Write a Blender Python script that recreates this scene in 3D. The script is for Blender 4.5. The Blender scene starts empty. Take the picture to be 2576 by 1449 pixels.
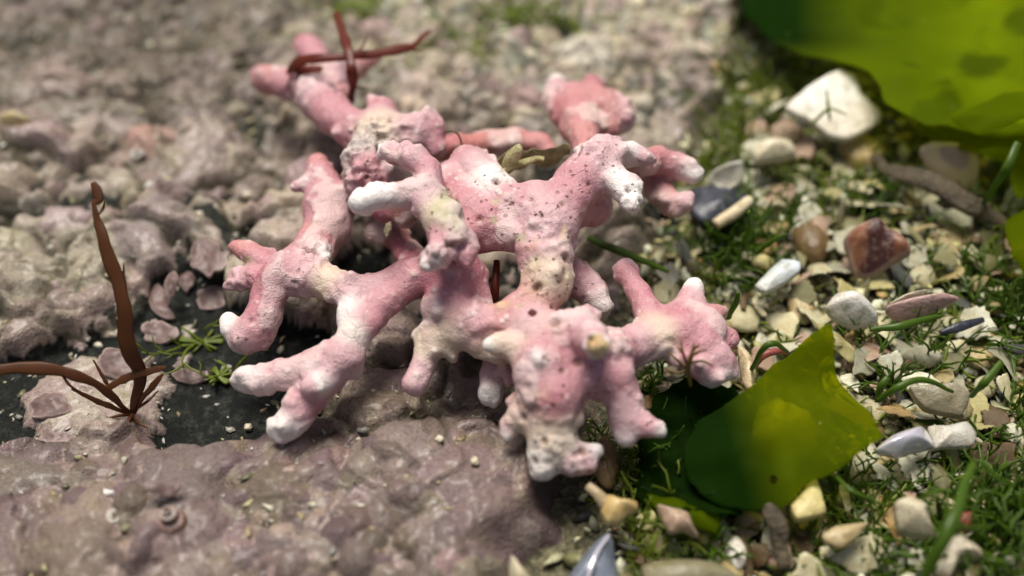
import bpy, math, random
import numpy as np
from mathutils import Vector, Matrix
random.seed(7)
RNG = np.random.default_rng(11)
S = bpy.context.scene
COL = S.collection

# ------------------------------------------------------------------ camera (1 unit = 1 cm)
HFOV = math.radians(50.0); PITCH = math.radians(48.0); DIST = 6.3
CAM = Vector((0, -DIST*math.cos(PITCH), DIST*math.sin(PITCH)))
FWD = Vector((0, math.cos(PITCH), -math.sin(PITCH))); UP = Vector((0, math.sin(PITCH), math.cos(PITCH)))
cd = bpy.data.cameras.new('camera'); cam = bpy.data.objects.new('camera', cd); COL.objects.link(cam)
cam.location = CAM; cam.rotation_euler = (math.pi/2-PITCH, 0, 0)
cd.sensor_width = 36; cd.lens = 18/math.tan(HFOV/2); cd.clip_start = 0.05; cd.clip_end = 500
cd.dof.use_dof = True; cd.dof.focus_distance = 5.58
cd.dof.aperture_fstop = 0.205
S.camera = cam
# ------------------------------------------------------------------ world and sun
SUN_EL = math.radians(70); SUN_AZ = math.radians(-20)     # azimuth measured from +y (away from the camera), negative = left
W = bpy.data.worlds.new('World'); S.world = W; W.use_nodes = True
wn = W.node_tree; wn.nodes.clear()
sky = wn.nodes.new('ShaderNodeTexSky'); sky.sky_type = 'NISHITA'; sky.sun_disc = False
sky.sun_elevation = SUN_EL; sky.sun_rotation = SUN_AZ; sky.dust_density = 6.0; sky.air_density = 1.0; sky.ozone_density = 0.4
bg = wn.nodes.new('ShaderNodeBackground'); bg.inputs[1].default_value = 0.065
wo = wn.nodes.new('ShaderNodeOutputWorld'); wn.links.new(sky.outputs[0], bg.inputs[0]); wn.links.new(bg.outputs[0], wo.inputs[0])
ld = bpy.data.lights.new('sun', 'SUN'); lo = bpy.data.objects.new('sun', ld); COL.objects.link(lo)
ld.energy = 4.2; ld.angle = math.radians(30); ld.color = (1.0, 0.955, 0.89)
sdir = Vector((math.sin(SUN_AZ)*math.cos(SUN_EL), math.cos(SUN_AZ)*math.cos(SUN_EL), math.sin(SUN_EL)))
lo.rotation_euler = sdir.to_track_quat('Z', 'Y').to_euler()
S.view_settings.view_transform = 'Standard'; S.view_settings.look = 'None'; S.view_settings.exposure = 0.02; S.view_settings.gamma = 1.0
S.render.engine = 'CYCLES'; S.cycles.use_denoising = True
S.cycles.max_bounces = 8; S.cycles.transparent_max_bounces = 12; S.cycles.caustics_reflective = False; S.cycles.caustics_refractive = False

# ------------------------------------------------------------------ picture <-> place
FPX = 1288/math.tan(HFOV/2)
def P(px, py, h=0.0):
    d = FWD + Vector((1, 0, 0))*((px-1288)/FPX) + UP*(-(py-724.5)/FPX)
    t = (h-CAM.z)/d.z
    return CAM + d*t
def depth(p): return (p-CAM).dot(FWD)
def to_px(x, y, z):
    rx = x-CAM.x; ry = y-CAM.y; rz = z-CAM.z
    dz = ry*FWD.y+rz*FWD.z; uy = ry*UP.y+rz*UP.z
    return 1288+FPX*rx/dz, 724.5-FPX*uy/dz

# ------------------------------------------------------------------ numpy noise
_perm = np.random.default_rng(3).random(4096).astype(np.float32)*2-1
def vnoise(p):
    p = np.asarray(p, np.float32); i = np.floor(p).astype(np.int64); f = p-i; u = f*f*f*(f*(f*6-15)+10)
    out = np.zeros(len(p), np.float32)
    for dx in (0, 1):
        for dy in (0, 1):
            for dz in (0, 1):
                h = ((i[:, 0]+dx)*73856093) ^ ((i[:, 1]+dy)*19349663) ^ ((i[:, 2]+dz)*83492791)
                h = (h ^ (h >> 13)) & 4095
                w = (u[:, 0] if dx else 1-u[:, 0])*(u[:, 1] if dy else 1-u[:, 1])*(u[:, 2] if dz else 1-u[:, 2])
                out += w*_perm[h]
    return out
def fbm(p, o=3):
    p = np.asarray(p, np.float32); a = 1.0; s = 0; r = np.zeros(len(p), np.float32)
    for k in range(o):
        r += a*vnoise(p*(2.03**k)+k*17.3); s += a; a *= 0.5
    return r/s
def xyz(x, y, z=0.0): return np.stack([np.ravel(x), np.ravel(y), np.broadcast_to(z, np.shape(x)).ravel()], 1)

# ------------------------------------------------------------------ materials
def mat(name, build):
    m = bpy.data.materials.new(name); m.use_nodes = True; t = m.node_tree; t.nodes.clear()
    o = t.nodes.new('ShaderNodeOutputMaterial')
    N = lambda k, **kw: _node(t, k, kw)
    L = t.links.new
    sh = build(N, L)
    L(sh, o.inputs[0]); return m
def _node(t, k, kw):
    n = t.nodes.new('ShaderNode'+k)
    for a, v in kw.items():
        if a.startswith('i_'):
            key = a[2:]; key = int(key) if key.isdigit() else key
            n.inputs[key].default_value = v
        else: setattr(n, a, v)
    return n
def ramp(N, L, fac, stops):
    r = N('ValToRGB'); e = r.color_ramp.elements
    while len(e) < len(stops): e.new(0.5)
    for q, (p, c) in zip(e, stops):
        q.position = p; q.color = (c, c, c, 1) if not hasattr(c, '__len__') else (*c, 1)
    L(fac, r.inputs[0]); return r.outputs[0]
def mix(N, L, fac, a, b, mode='MIX'):
    m = N('Mix', data_type='RGBA', blend_type=mode)
    for s, v in ((0, fac), (6, a), (7, b)):
        if isinstance(v, bpy.types.NodeSocket): L(v, m.inputs[s])
        else: m.inputs[s].default_value = v if s == 0 else (*v, 1)
    return m.outputs[2]
def noise(N, L, co, scale, detail=4, rough=0.6):
    n = N('TexNoise'); n.inputs['Scale'].default_value = scale; n.inputs['Detail'].default_value = detail; n.inputs['Roughness'].default_value = rough
    if co is not None: L(co, n.inputs['Vector'])
    return n.outputs[0]
def voro(N, L, co, scale, feature='F1', out=0, rnd=1.0):
    n = N('TexVoronoi', feature=feature); n.inputs['Scale'].default_value = scale; n.inputs['Randomness'].default_value = rnd
    L(co, n.inputs['Vector']); return n.outputs[out]
def bump(N, L, h, strength, dist, prev=None):
    b = N('Bump'); b.inputs['Strength'].default_value = strength; b.inputs['Distance'].default_value = dist
    L(h, b.inputs['Height'])
    if prev is not None: L(prev, b.inputs['Normal'])
    return b.outputs[0]
def math_(N, L, op, a, b=0.0):
    m = N('Math', operation=op)
    for k, v in ((0, a), (1, b)):
        if isinstance(v, bpy.types.NodeSocket): L(v, m.inputs[k])
        else: m.inputs[k].default_value = v
    return m.outputs[0]
def prin(N, L, col, rough=0.6, normal=None, sss=0, rad=None, spec=0.5, coat=0, sscale=0.03):
    p = N('BsdfPrincipled')
    if isinstance(col, bpy.types.NodeSocket): L(col, p.inputs['Base Color'])
    else: p.inputs['Base Color'].default_value = (*col, 1)
    if isinstance(rough, bpy.types.NodeSocket): L(rough, p.inputs['Roughness'])
    else: p.inputs['Roughness'].default_value = rough
    p.inputs['Specular IOR Level'].default_value = spec
    if normal is not None: L(normal, p.inputs['Normal'])
    if sss:
        p.inputs['Subsurface Weight'].default_value = sss; p.inputs['Subsurface Scale'].default_value = sscale
        p.inputs['Subsurface Radius'].default_value = rad or (1, .5, .4)
    if coat: p.inputs['Coat Weight'].default_value = coat; p.inputs['Coat Roughness'].default_value = 0.2
    return p.outputs[0]

def m_rock(N, L):
    co = N('TexCoord').outputs['Object']; at = N('Attribute', attribute_name='col').outputs['Color']
    n1 = noise(N, L, co, 3.0, 5); n2 = noise(N, L, co, 22, 4, .7); n3 = noise(N, L, co, 90, 3, .7)
    c = mix(N, L, ramp(N, L, n1, [(.35, 0), (.7, 1)]), at, mix(N, L, 1.0, at, (.98, .96, .90), 'MULTIPLY'))
    c = mix(N, L, ramp(N, L, n2, [(.28, 0.5), (.44, 0.0)]), c, (.085, .07, .04))
    c = mix(N, L, ramp(N, L, noise(N, L, co, 7, 5, .7), [(.56, 0), (.74, .5)]), c, (.30, .25, .12))
    c = mix(N, L, ramp(N, L, n2, [(.62, 0.0), (.8, 0.22)]), c, (.46, .42, .36))
    sp = ramp(N, L, voro(N, L, co, 34), [(.10, 1), (.17, 0)])
    spm = math_(N, L, 'MULTIPLY', sp, ramp(N, L, noise(N, L, co, 5), [(.48, 0), (.62, .8)]))
    c = mix(N, L, spm, c, (.60, .57, .50))
    n4 = noise(N, L, co, 48, 3, .7)
    c = mix(N, L, ramp(N, L, n4, [(.36, .42), (.48, 0)]), c, mix(N, L, 1.0, c, (.50, .44, .36), 'MULTIPLY'))
    c = mix(N, L, ramp(N, L, n4, [(.54, 0), (.66, .5)]), c, mix(N, L, 1.0, c, (1.5, 1.45, 1.42), 'MULTIPLY'))
    b = bump(N, L, n3, .4, .012); b = bump(N, L, n4, .5, .024, b); b = bump(N, L, n2, .5, .04, b)
    lum = ramp(N, L, at, [(.04, 0), (.16, 1)]); c = mix(N, L, lum, mix(N, L, ramp(N, L, n2, [(.5, 0), (.8, .25)]), at, (.24, .235, .20)), c)
    p = N('BsdfPrincipled'); L(c, p.inputs['Base Color']); L(ramp(N, L, n2, [(.3, .24), (.7, .48)]), p.inputs['Roughness']); L(b, p.inputs['Normal'])
    L(math_(N, L, 'MULTIPLY', lum, .24), p.inputs['Coat Weight']); p.inputs['Coat Roughness'].default_value = .18
    L(math_(N, L, 'ADD', .06, math_(N, L, 'MULTIPLY', lum, .32)), p.inputs['Specular IOR Level'])
    return p.outputs[0]
def m_gravelbed(N, L):
    co = N('TexCoord').outputs['Object']
    n = noise(N, L, co, 14, 4); v = voro(N, L, co, 26, out=1)
    c = mix(N, L, n, (.035, .035, .018), (.16, .14, .075))
    c = mix(N, L, .5, c, ramp(N, L, v, [(.2, (.03, .032, .015)), (.5, (.15, .14, .07)), (.8, (.26, .23, .14))]))
    return prin(N, L, c, .7, bump(N, L, voro(N, L, co, 26), .9, .05))
def m_maerl(N, L):
    co = N('TexCoord').outputs['Object']; at = N('Attribute', attribute_name='col').outputs['Color']
    pit = N('Attribute', attribute_name='pit').outputs['Fac']
    n1 = noise(N, L, co, 7, 4, .6); n2 = noise(N, L, co, 38, 4, .65); n3 = noise(N, L, co, 130, 2)
    c = mix(N, L, ramp(N, L, n1, [(.36, .16), (.55, 0)]), at, mix(N, L, 1.0, at, (.92, .70, .72), 'MULTIPLY'))
    c = mix(N, L, ramp(N, L, n2, [(.57, 0), (.72, .4)]), c, (.78, .70, .65))
    c = mix(N, L, ramp(N, L, noise(N, L, co, 70, 3, .6), [(.62, 0), (.70, .35)]), c, (.84, .77, .72))
    # pale round conceptacles and small dark pores
    v = N('TexVoronoi', feature='F1'); v.inputs['Scale'].default_value = 15; L(co, v.inputs['Vector'])
    spot = math_(N, L, 'MULTIPLY', ramp(N, L, v.outputs[0], [(.15, 1), (.30, 0)]), ramp(N, L, noise(N, L, co, 4), [(.5, 0), (.62, .55)]))
    c = mix(N, L, spot, c, (.84, .76, .70))
    vp = N('TexVoronoi', feature='F1'); vp.inputs['Scale'].default_value = 25; L(co, vp.inputs['Vector'])
    wob = math_(N, L, 'ADD', vp.outputs[0], math_(N, L, 'MULTIPLY', math_(N, L, 'SUBTRACT', n2, .5), .6))
    pore = math_(N, L, 'MULTIPLY', ramp(N, L, wob, [(.14, 1), (.22, 0)]), math_(N, L, 'MULTIPLY', pit, ramp(N, L, noise(N, L, co, 9), [(.48, 0), (.55, 1)])))
    c = mix(N, L, pore, c, mix(N, L, n1, (.09, .03, .02), (.22, .12, .05)))
    ck = ramp(N, L, voro(N, L, co, 8, 'DISTANCE_TO_EDGE'), [(.0, 0), (.03, 1)]); ckm = math_(N, L, 'MULTIPLY', math_(N, L, 'SUBTRACT', 1.0, ck), ramp(N, L, noise(N, L, co, 6), [(.52, 0), (.6, 1)]))
    c = mix(N, L, math_(N, L, 'MULTIPLY', ckm, math_(N, L, 'MULTIPLY', pit, .7)), c, (.22, .14, .09))
    b = bump(N, L, n3, .55, .010); b = bump(N, L, n2, .5, .018, b); b = bump(N, L, math_(N, L, 'MULTIPLY', ckm, -1), .35, .02, b); b = bump(N, L, math_(N, L, 'MULTIPLY', pore, -1), .9, .03, b); b = bump(N, L, spot, .5, .015, b)
    return prin(N, L, c, ramp(N, L, n2, [(.3, .30), (.7, .52)]), b, sss=.06, rad=(1, .5, .45), spec=.4, sscale=.04)
def m_shell(N, L):
    oi = N('ObjectInfo'); co = N('TexCoord').outputs['Object']; at = oi.outputs['Color']
    mp = N('VectorMath', operation='ADD'); L(co, mp.inputs[0]); L(oi.outputs['Random'], mp.inputs[1])
    n1 = noise(N, L, mp.outputs[0], 2.2, 4); n2 = noise(N, L, mp.outputs[0], 14, 4, .7)
    wv = N('TexWave', wave_type='BANDS', i_Scale=3.5, i_Distortion=3.0, i_Detail=2.0); L(mp.outputs[0], wv.inputs[0])
    c = mix(N, L, ramp(N, L, n1, [(.35, .6), (.62, 0)]), at, mix(N, L, 1.0, at, (.66, .54, .36), 'MULTIPLY'))
    c = mix(N, L, math_(N, L, 'MULTIPLY', wv.outputs[1], .22), c, mix(N, L, 1.0, at, (.6, .52, .4), 'MULTIPLY'))
    c = mix(N, L, ramp(N, L, n2, [(.28, .75), (.48, 0)]), c, (.16, .15, .05))
    return prin(N, L, c, .38, bump(N, L, n2, .35, .05), sss=.12, rad=(1, .9, .7), sscale=.04)
def m_chips(N, L):
    co = N('TexCoord').outputs['Object']; at = N('Attribute', attribute_name='col').outputs['Color']
    n2 = noise(N, L, co, 30, 4, .7)
    c = mix(N, L, ramp(N, L, n2, [(.3, .7), (.5, 0)]), at, (.11, .10, .04))
    return prin(N, L, c, .45, bump(N, L, n2, .4, .02))
def m_plain(col, col2, scale=12, rough=.5, sss=0, bmp=.3, coat=0):
    def f(N, L):
        co = N('TexCoord').outputs['Object']; n = noise(N, L, co, scale, 4, .65); n2 = noise(N, L, co, scale*5, 3)
        c = mix(N, L, ramp(N, L, n, [(.32, 0), (.68, 1)]), col, col2)
        return prin(N, L, c, rough, bump(N, L, n2, bmp, .02, bump(N, L, n, bmp, .03)), sss=sss, coat=coat)
    return f
def m_stripe(N, L):
    co = N('TexCoord').outputs['Object']
    wv = N('TexWave', wave_type='BANDS', bands_direction='X', i_Scale=1.1, i_Distortion=7.0, i_Detail=2.0); L(co, wv.inputs[0])
    at = N('Attribute', attribute_name='rim').outputs['Fac']
    n = noise(N, L, co, 7)
    c = mix(N, L, ramp(N, L, wv.outputs[1], [(.3, 0), (.75, 1)]), (.055, .014, .012), (.26, .10, .04))
    c = mix(N, L, ramp(N, L, n, [(.3, .75), (.6, .0)]), c, (.06, .018, .016))
    c = mix(N, L, ramp(N, L, at, [(.84, 0), (1, .6)]), c, (.45, .34, .26))
    c = mix(N, L, ramp(N, L, noise(N, L, co, 26, 3), [(.5, 0), (.7, .6)]), c, (.30, .22, .15))
    return prin(N, L, c, .5, bump(N, L, wv.outputs[1], .3, .03))
def m_leaf(base, trans, kt=.26):
    def f(N, L):
        co = N('TexCoord').outputs['Object']; n = noise(N, L, co, 2.2, 3); n2 = noise(N, L, co, 60, 3)
        dn = math_(N, L, 'MAXIMUM', N('Attribute', attribute_name='shade_mottle').outputs['Fac'], ramp(N, L, n, [(.52, 0), (.75, .3)]))
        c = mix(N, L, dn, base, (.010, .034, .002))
        sp = ramp(N, L, voro(N, L, co, 5), [(.03, .8), (.045, 0)])
        c = mix(N, L, sp, c, (.35, .36, .12))
        bm = bump(N, L, n2, .12, .01)
        p = prin(N, L, c, .6, bm, spec=.02)
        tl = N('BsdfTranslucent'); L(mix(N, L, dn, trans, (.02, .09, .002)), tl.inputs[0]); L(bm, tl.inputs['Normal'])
        m1 = N('MixShader'); m1.inputs[0].default_value = .5; L(p, m1.inputs[1]); L(tl.outputs[0], m1.inputs[2])
        tp = N('BsdfTransparent'); tp.inputs[0].default_value = (*[min(1, v*2.0) for v in trans], 1)
        m2 = N('MixShader'); L(math_(N, L, 'MULTIPLY', kt, math_(N, L, 'SUBTRACT', 1.0, math_(N, L, 'MULTIPLY', dn, .75))), m2.inputs[0]); L(m1.outputs[0], m2.inputs[1]); L(tp.outputs[0], m2.inputs[2])
        return m2.outputs[0]
    return f
def m_alga(c1, c2, tr):
    def f(N, L):
        oi = N('ObjectInfo'); co = N('TexCoord').outputs['Object']; n = noise(N, L, co, 5, 3)
        c = mix(N, L, n, c1, c2)
        p = prin(N, L, c, .4, spec=.5)
        tl = N('BsdfTranslucent'); tl.inputs[0].default_value = (*tr, 1)
        m = N('MixShader'); m.inputs[0].default_value = .4; L(p, m.inputs[1]); L(tl.outputs[0], m.inputs[2])
        return m.outputs[0]
    return f
def m_scale(N, L):
    co = N('TexCoord').outputs['Object']; rim = N('Attribute', attribute_name='rim').outputs['Fac']; n = noise(N, L, co, 12)
    c = mix(N, L, ramp(N, L, n, [(.3, 0), (.7, 1)]), (.12, .07, .06), (.20, .14, .125))
    c = mix(N, L, ramp(N, L, rim, [(.86, 0), (1, .8)]), c, (.48, .37, .33))
    return prin(N, L, c, .5, bump(N, L, n, .3, .02))
def m_nacre(N, L):
    co = N('TexCoord').outputs['Object']; n = noise(N, L, co, 3)
    lw = N('LayerWeight', i_Blend=.4)
    c = ramp(N, L, n, [(.3, (.66, .69, .70)), (.5, (.66, .62, .70)), (.7, (.70, .71, .66))])
    p = N('BsdfPrincipled'); L(c, p.inputs['Base Color']); p.inputs['Roughness'].default_value = .14; p.inputs['Metallic'].default_value = .3
    p.inputs['Coat Weight'].default_value = .8
    L(bump(N, L, n, .2, .05), p.inputs['Normal']); return p.outputs[0]
M = dict(
    rock=mat('crusted_rock', m_rock), bed=mat('gravel_bed', m_gravelbed), maerl=mat('coralline', m_maerl), shell=mat('shell', m_shell),
    chips=mat('shell_chips', m_chips), stripe=mat('striped_shell', m_stripe), scale=mat('coralline_scale', m_scale), nacre=mat('nacre', m_nacre),
    mussel=mat('mussel', m_plain((.010, .011, .017), (.07, .075, .10), 7, .42, coat=.1)),
    musselin=mat('mussel_inside', m_plain((.10, .12, .17), (.26, .29, .33), 4, .28, coat=.3)),
    dark=mat('dark_wood', m_plain((.035, .026, .014), (.13, .10, .055), 9, .7, bmp=.8)),
    yellow=mat('yellow_shell', m_plain((.50, .33, .10), (.62, .50, .26), 6, .35, sss=.2)),
    olive=mat('olive_curl', m_plain((.26, .23, .08), (.58, .52, .28), 16, .5, bmp=.7)),
    debris=mat('debris', m_plain((.16, .12, .06), (.46, .38, .24), 40, .6, bmp=.9)),
    worm=mat('worm_tube', m_plain((.26, .23, .19), (.52, .48, .42), 14, .35)),
    stub=mat('broken_tip', m_plain((.50, .24, .06), (.80, .68, .42), 14, .6, bmp=.8)),
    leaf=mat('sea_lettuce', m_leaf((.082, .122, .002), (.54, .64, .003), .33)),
    leafshade=mat('sea_lettuce_shaded', m_leaf((.014, .038, .004), (.06, .17, .008), .35)),
    leafbright=mat('sea_lettuce_bright', m_leaf((.19, .265, .003), (.80, .88, .005), .16)),
    red=mat('red_alga', m_alga((.11, .014, .008), (.22, .045, .02), (.34, .04, .012))),
    brown=mat('brown_alga', m_alga((.07, .022, .006), (.16, .06, .016), (.30, .09, .01))),
    twig=mat('twig_alga', m_alga((.12, .08, .015), (.24, .18, .05), (.2, .14, .03))),
    green=mat('green_alga', m_alga((.035, .085, .005), (.12, .20, .012), (.20, .36, .01))),
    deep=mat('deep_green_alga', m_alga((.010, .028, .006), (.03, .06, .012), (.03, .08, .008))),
    lime=mat('lime_alga', m_alga((.11, .17, .008), (.26, .31, .03), (.30, .40, .012))),
)

# ------------------------------------------------------------------ mesh helpers
def mesh_np(name, V, F, m, smooth=True, attrs=None, vcol=None):
    me = bpy.data.meshes.new(name)
    if isinstance(F, np.ndarray):
        V = np.asarray(V, np.float32); n = F.shape[1]
        me.vertices.add(len(V)); me.vertices.foreach_set('co', V.ravel())
        me.loops.add(F.size); me.loops.foreach_set('vertex_index', F.ravel().astype(np.int32))
        me.polygons.add(len(F)); me.polygons.foreach_set('loop_start', np.arange(0, F.size, n, dtype=np.int32))
        me.update(calc_edges=True)
    else:
        me.from_pydata([tuple(v) for v in V], [], F)
    if smooth: me.polygons.foreach_set('use_smooth', np.ones(len(me.polygons), bool))
    for k, a in (attrs or {}).items():
        at = me.attributes.new(k, 'FLOAT', 'POINT'); at.data.foreach_set('value', np.asarray(a, np.float32))
    if vcol is not None:
        at = me.color_attributes.new('col', 'FLOAT_COLOR', 'POINT')
        c4 = np.ones((len(V), 4), np.float32); c4[:, :3] = vcol; at.data.foreach_set('color', c4.ravel())
    me.materials.append(m); return me
def link(name, me, parent=None, loc=None):
    o = bpy.data.objects.new(name, me); COL.objects.link(o)
    if loc is not None: o.location = loc
    if parent: o.parent = parent
    return o
def tag(o, label=None, cat=None, group=None, kind=None):
    if label: o['label'] = label
    if cat: o['category'] = cat
    if group: o['group'] = group
    if kind: o['kind'] = kind
    return o
def empty(name, loc):
    o = bpy.data.objects.new(name, None); o.empty_display_size = .1; COL.objects.link(o); o.location = loc; return o
def inpoly(px, py, poly):
    r = np.zeros(np.shape(px), bool); n = len(poly)
    for i in range(n):
        x1, y1 = poly[i]; x2, y2 = poly[(i+1) % n]
        if y1 == y2: continue
        c = ((y1 > py) != (y2 > py)) & (px < (x2-x1)*(py-y1)/(y2-y1)+x1); r ^= c
    return r

# ------------------------------------------------------------------ the rock (left) and the gravel bed (right)
def axis(a, b, step, far, n):
    core = np.arange(a, b+step*.5, step); g = np.geomspace(step*3, far, n).cumsum(); g = g[g < far*3]
    return np.concatenate([a-g[::-1], core, b+g])
GX = axis(-4.3, 4.0, .0125, 14, 26); GY = axis(-2.3, 3.8, .0125, 14, 26)
X, Y = np.meshgrid(GX, GY)
bpts = [(2050, -250), (1930, 0), (1880, 220), (1790, 420), (1690, 600), (1640, 740), (1650, 900), (1615, 1080), (1600, 1200), (1580, 1300), (1500, 1449), (1400, 1700)]
bw = [P(a, b, .1) for a, b in bpts]; by = np.array([p.y for p in bw]); bxx = np.array([p.x for p in bw]); o_ = np.argsort(by)
def bx(y): return np.interp(y, by[o_], bxx[o_])
rx = (bx(Y)-X) + fbm(xyz(X*2.2, Y*2.2), 3).reshape(X.shape)*np.interp(Y, [-1.4, -.7], [.55, .22])
edge = np.clip(rx/np.interp(Y, [-1.6, -.6], [.75, .30]), 0, 1); edge = edge*edge*(3-2*edge)
base = .06 + .15*fbm(xyz(X*1.2, Y*1.2, 4.0), 2).reshape(X.shape) + .03*fbm(xyz(X*5, Y*5, 1.0), 3).reshape(X.shape)
base = np.clip(base, -.05, .19)
PXg, PYg = to_px(X, Y, .15)
SLATE = [(-400, 840), (0, 850), (180, 850), (320, 800), (380, 720), (390, 650), (440, 615), (530, 660), (575, 710), (640, 760), (760, 800), (860, 830), (880, 890), (800, 950), (700, 1010), (650, 1090), (560, 1120), (440, 1085), (380, 1065), (330, 1055), (100, 1090), (-400, 1110)]
SLATE2 = [(840, 560), (1010, 560), (1060, 690), (900, 700), (830, 660)]
nz1 = fbm(xyz(X*4.5, Y*4.5, 6.0), 3).reshape(X.shape); nz2 = fbm(xyz(X*4.5, Y*4.5, 8.0), 3).reshape(X.shape)
_bx, _by = PXg+95*nz1, PYg+80*nz2
BARE = (inpoly(_bx, _by, SLATE) & (True)) | inpoly(_bx, _by, SLATE2)
base = np.where(BARE, base*.35-.03, base)
Hh = base.copy()
colr = np.zeros(X.shape+(3,), np.float32); colr[:] = (.014, .016, .014)
top = np.clip((PYg-380)/-380, 0, 1)[..., None]
colr[:] = colr*(1-top) + np.array((.16, .17, .13))*top
PAL = [(.305, .232, .208), (.345, .276, .246), (.262, .192, .180), (.345, .296, .240), (.30, .244, .200)]
def lobe(cx, cy, R, hh, wav, c, pw=4.0, pale=.0, sub=.0, asp=1.0, ang=0.0, over=False):
    i0 = np.searchsorted(GX, cx-R*1.5); i1 = np.searchsorted(GX, cx+R*1.5); j0 = np.searchsorted(GY, cy-R*1.5); j1 = np.searchsorted(GY, cy+R*1.5)
    if i1-i0 < 2 or j1-j0 < 2: return
    dx = X[j0:j1, i0:i1]-cx; dy = Y[j0:j1, i0:i1]-cy
    if asp != 1: ca, sa = math.cos(ang), math.sin(ang); dx, dy = (dx*ca+dy*sa)/asp, (-dx*sa+dy*ca)*asp
    th = np.arctan2(dy, dx); k1, k2, k3 = random.randint(2, 3), random.randint(4, 6), random.randint(7, 11)
    rr = R*(1+wav*(.5*np.sin(k1*th+random.random()*6.3)+.4*np.sin(k2*th+random.random()*6.3)+.25*np.sin(k3*th+random.random()*6.3)))
    q = np.hypot(dx, dy)/rr; ins = q < 1
    if not ins.any(): return
    jm, im = (j1-j0)//2, (i1-i0)//2
    zc = (1-sub)*base[j0+jm, i0+im] + sub*Hh[j0+jm, i0+im]
    z = zc + hh*np.sqrt(np.clip(1-np.clip(q, 0, 1)**pw, 0, 1))
    z = np.where(ins, .5*z+.5*(z-zc+base[j0:j1, i0:i1]), -9)
    up = ins & (z > Hh[j0:j1, i0:i1])
    if not over: up &= ~BARE[j0:j1, i0:i1]
    Hh[j0:j1, i0:i1][up] = z[up]
    cc = np.array(c)*(1+pale*np.clip((q[up]-.78)/.22, 0, 1))[:, None]
    colr[j0:j1, i0:i1][up] = cc
def scatter(n, rmin, rmax, hmul, wav, test, pw=4.0, pale=.15, sub=0., cf=None, power=1.6, xr=(-4.6, 3.2), yr=(-2.6, 4.2), over=False):
    for _ in range(n):
        x = random.uniform(*xr); y = random.uniform(*yr)
        px, py = to_px(x, y, .15)
        if x > bx(y)+.05 or not test(px, py): continue
        R = rmin+(rmax-rmin)*random.random()**power
        c = cf(px, py) if cf else random.choice(PAL)
        lobe(x, y, R, R*hmul*random.uniform(.7, 1.3), wav, c, pw, pale*random.random(), sub, random.choice((1, 1, 1.25, 1.5)), random.random()*3.14, over)
one = lambda px, py, poly: bool(inpoly(np.array([px]), np.array([py]), poly)[0])
bare = lambda px, py: (one(px, py, SLATE) and math.hypot((px-245)/125, (py-985)/85) > 1) or one(px, py, SLATE2)
def colour(px, py):
    c = np.array(random.choice(PAL)); t = min(max((420-py)/420, 0), 1)*min(max((px-300)/700, 0), 1)
    pal = np.array(random.choice([(.54, .49, .36), (.61, .55, .40), (.49, .40, .33), (.63, .54, .36), (.45, .33, .29), (.48, .50, .40)]))
    c = c*(1-t)+pal*t
    v = min(max((330-py)/200, 0), 1)*min(max((950-px)/350, 0), 1); c = c*(1-v*np.array((.46, .48, .50)))
    f_ = min(max((py-980)/130, 0), 1); c = c*(1-f_*np.array((.36, .40, .385)))
    return tuple(c*random.uniform(.74, 1.34)*np.array((1, random.uniform(.95, 1.06), random.uniform(.90, 1.10))))
big = lambda px, py: not bare(px, py) and (px < 1050 and py > 120)
scatter(420, .10, .32, .52, .28, big, 2.6, .35, .25, colour, 1.8, (-4.6, 1.0))
low = lambda px, py: (py > 1080 and px < 1500) or (660 < px < 1600 and py > 840 and not bare(px, py))
scatter(620, .08, .26, .46, .22, low, 2.4, .25, .30, colour, 1.8, (-3, 1.4), (-2.6, -.2))
scatter(5200, .03, .13, .62, .28, lambda px, py: not bare(px, py) and random.random() < (.4 if py > 900 else .9 if py < 400 else .40), 3.2, .5, .5, colour, 1.7)
scatter(6000, .018, .055, .85, .15, lambda px, py: not bare(px, py) and random.random() < (.9 if py < 330 else .2), 2.4, .4, .9, colour, 1.4)
knob = lambda px, py: tuple(np.array(colour(px, py))*random.choice((.85, 1.0, 1.15, 1.45)))
scatter(6500, .022, .11, 1.0, .12, lambda px, py: py > 1090 and px < 1500 and not bare(px, py) and random.random() < (1 if 700 < px < 1200 and py > 1180 else .38), 2.2, .3, .7, knob, 2.2, (-2.9, 1.0), (-2.3, -.5))
isl = lambda px, py: math.hypot((px-245)/160, (py-985)/105) < 1
scatter(9000, .03, .095, .50, .34, lambda px, py: isl(px, py), 3.5, .6, .5, lambda px, py: tuple(np.array(random.choice(PAL))*1.12), 1.2, (-3.6, -1.9), (-1.4, .2), over=True)
# thin lobed crust at the edge of the bare slate
scatter(900, .03, .10, .35, .45, lambda px, py: bare(px, py) and (random.random() < (.30 if px > 600 else .12)), 5, .9, 0, colour, over=True)
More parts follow.
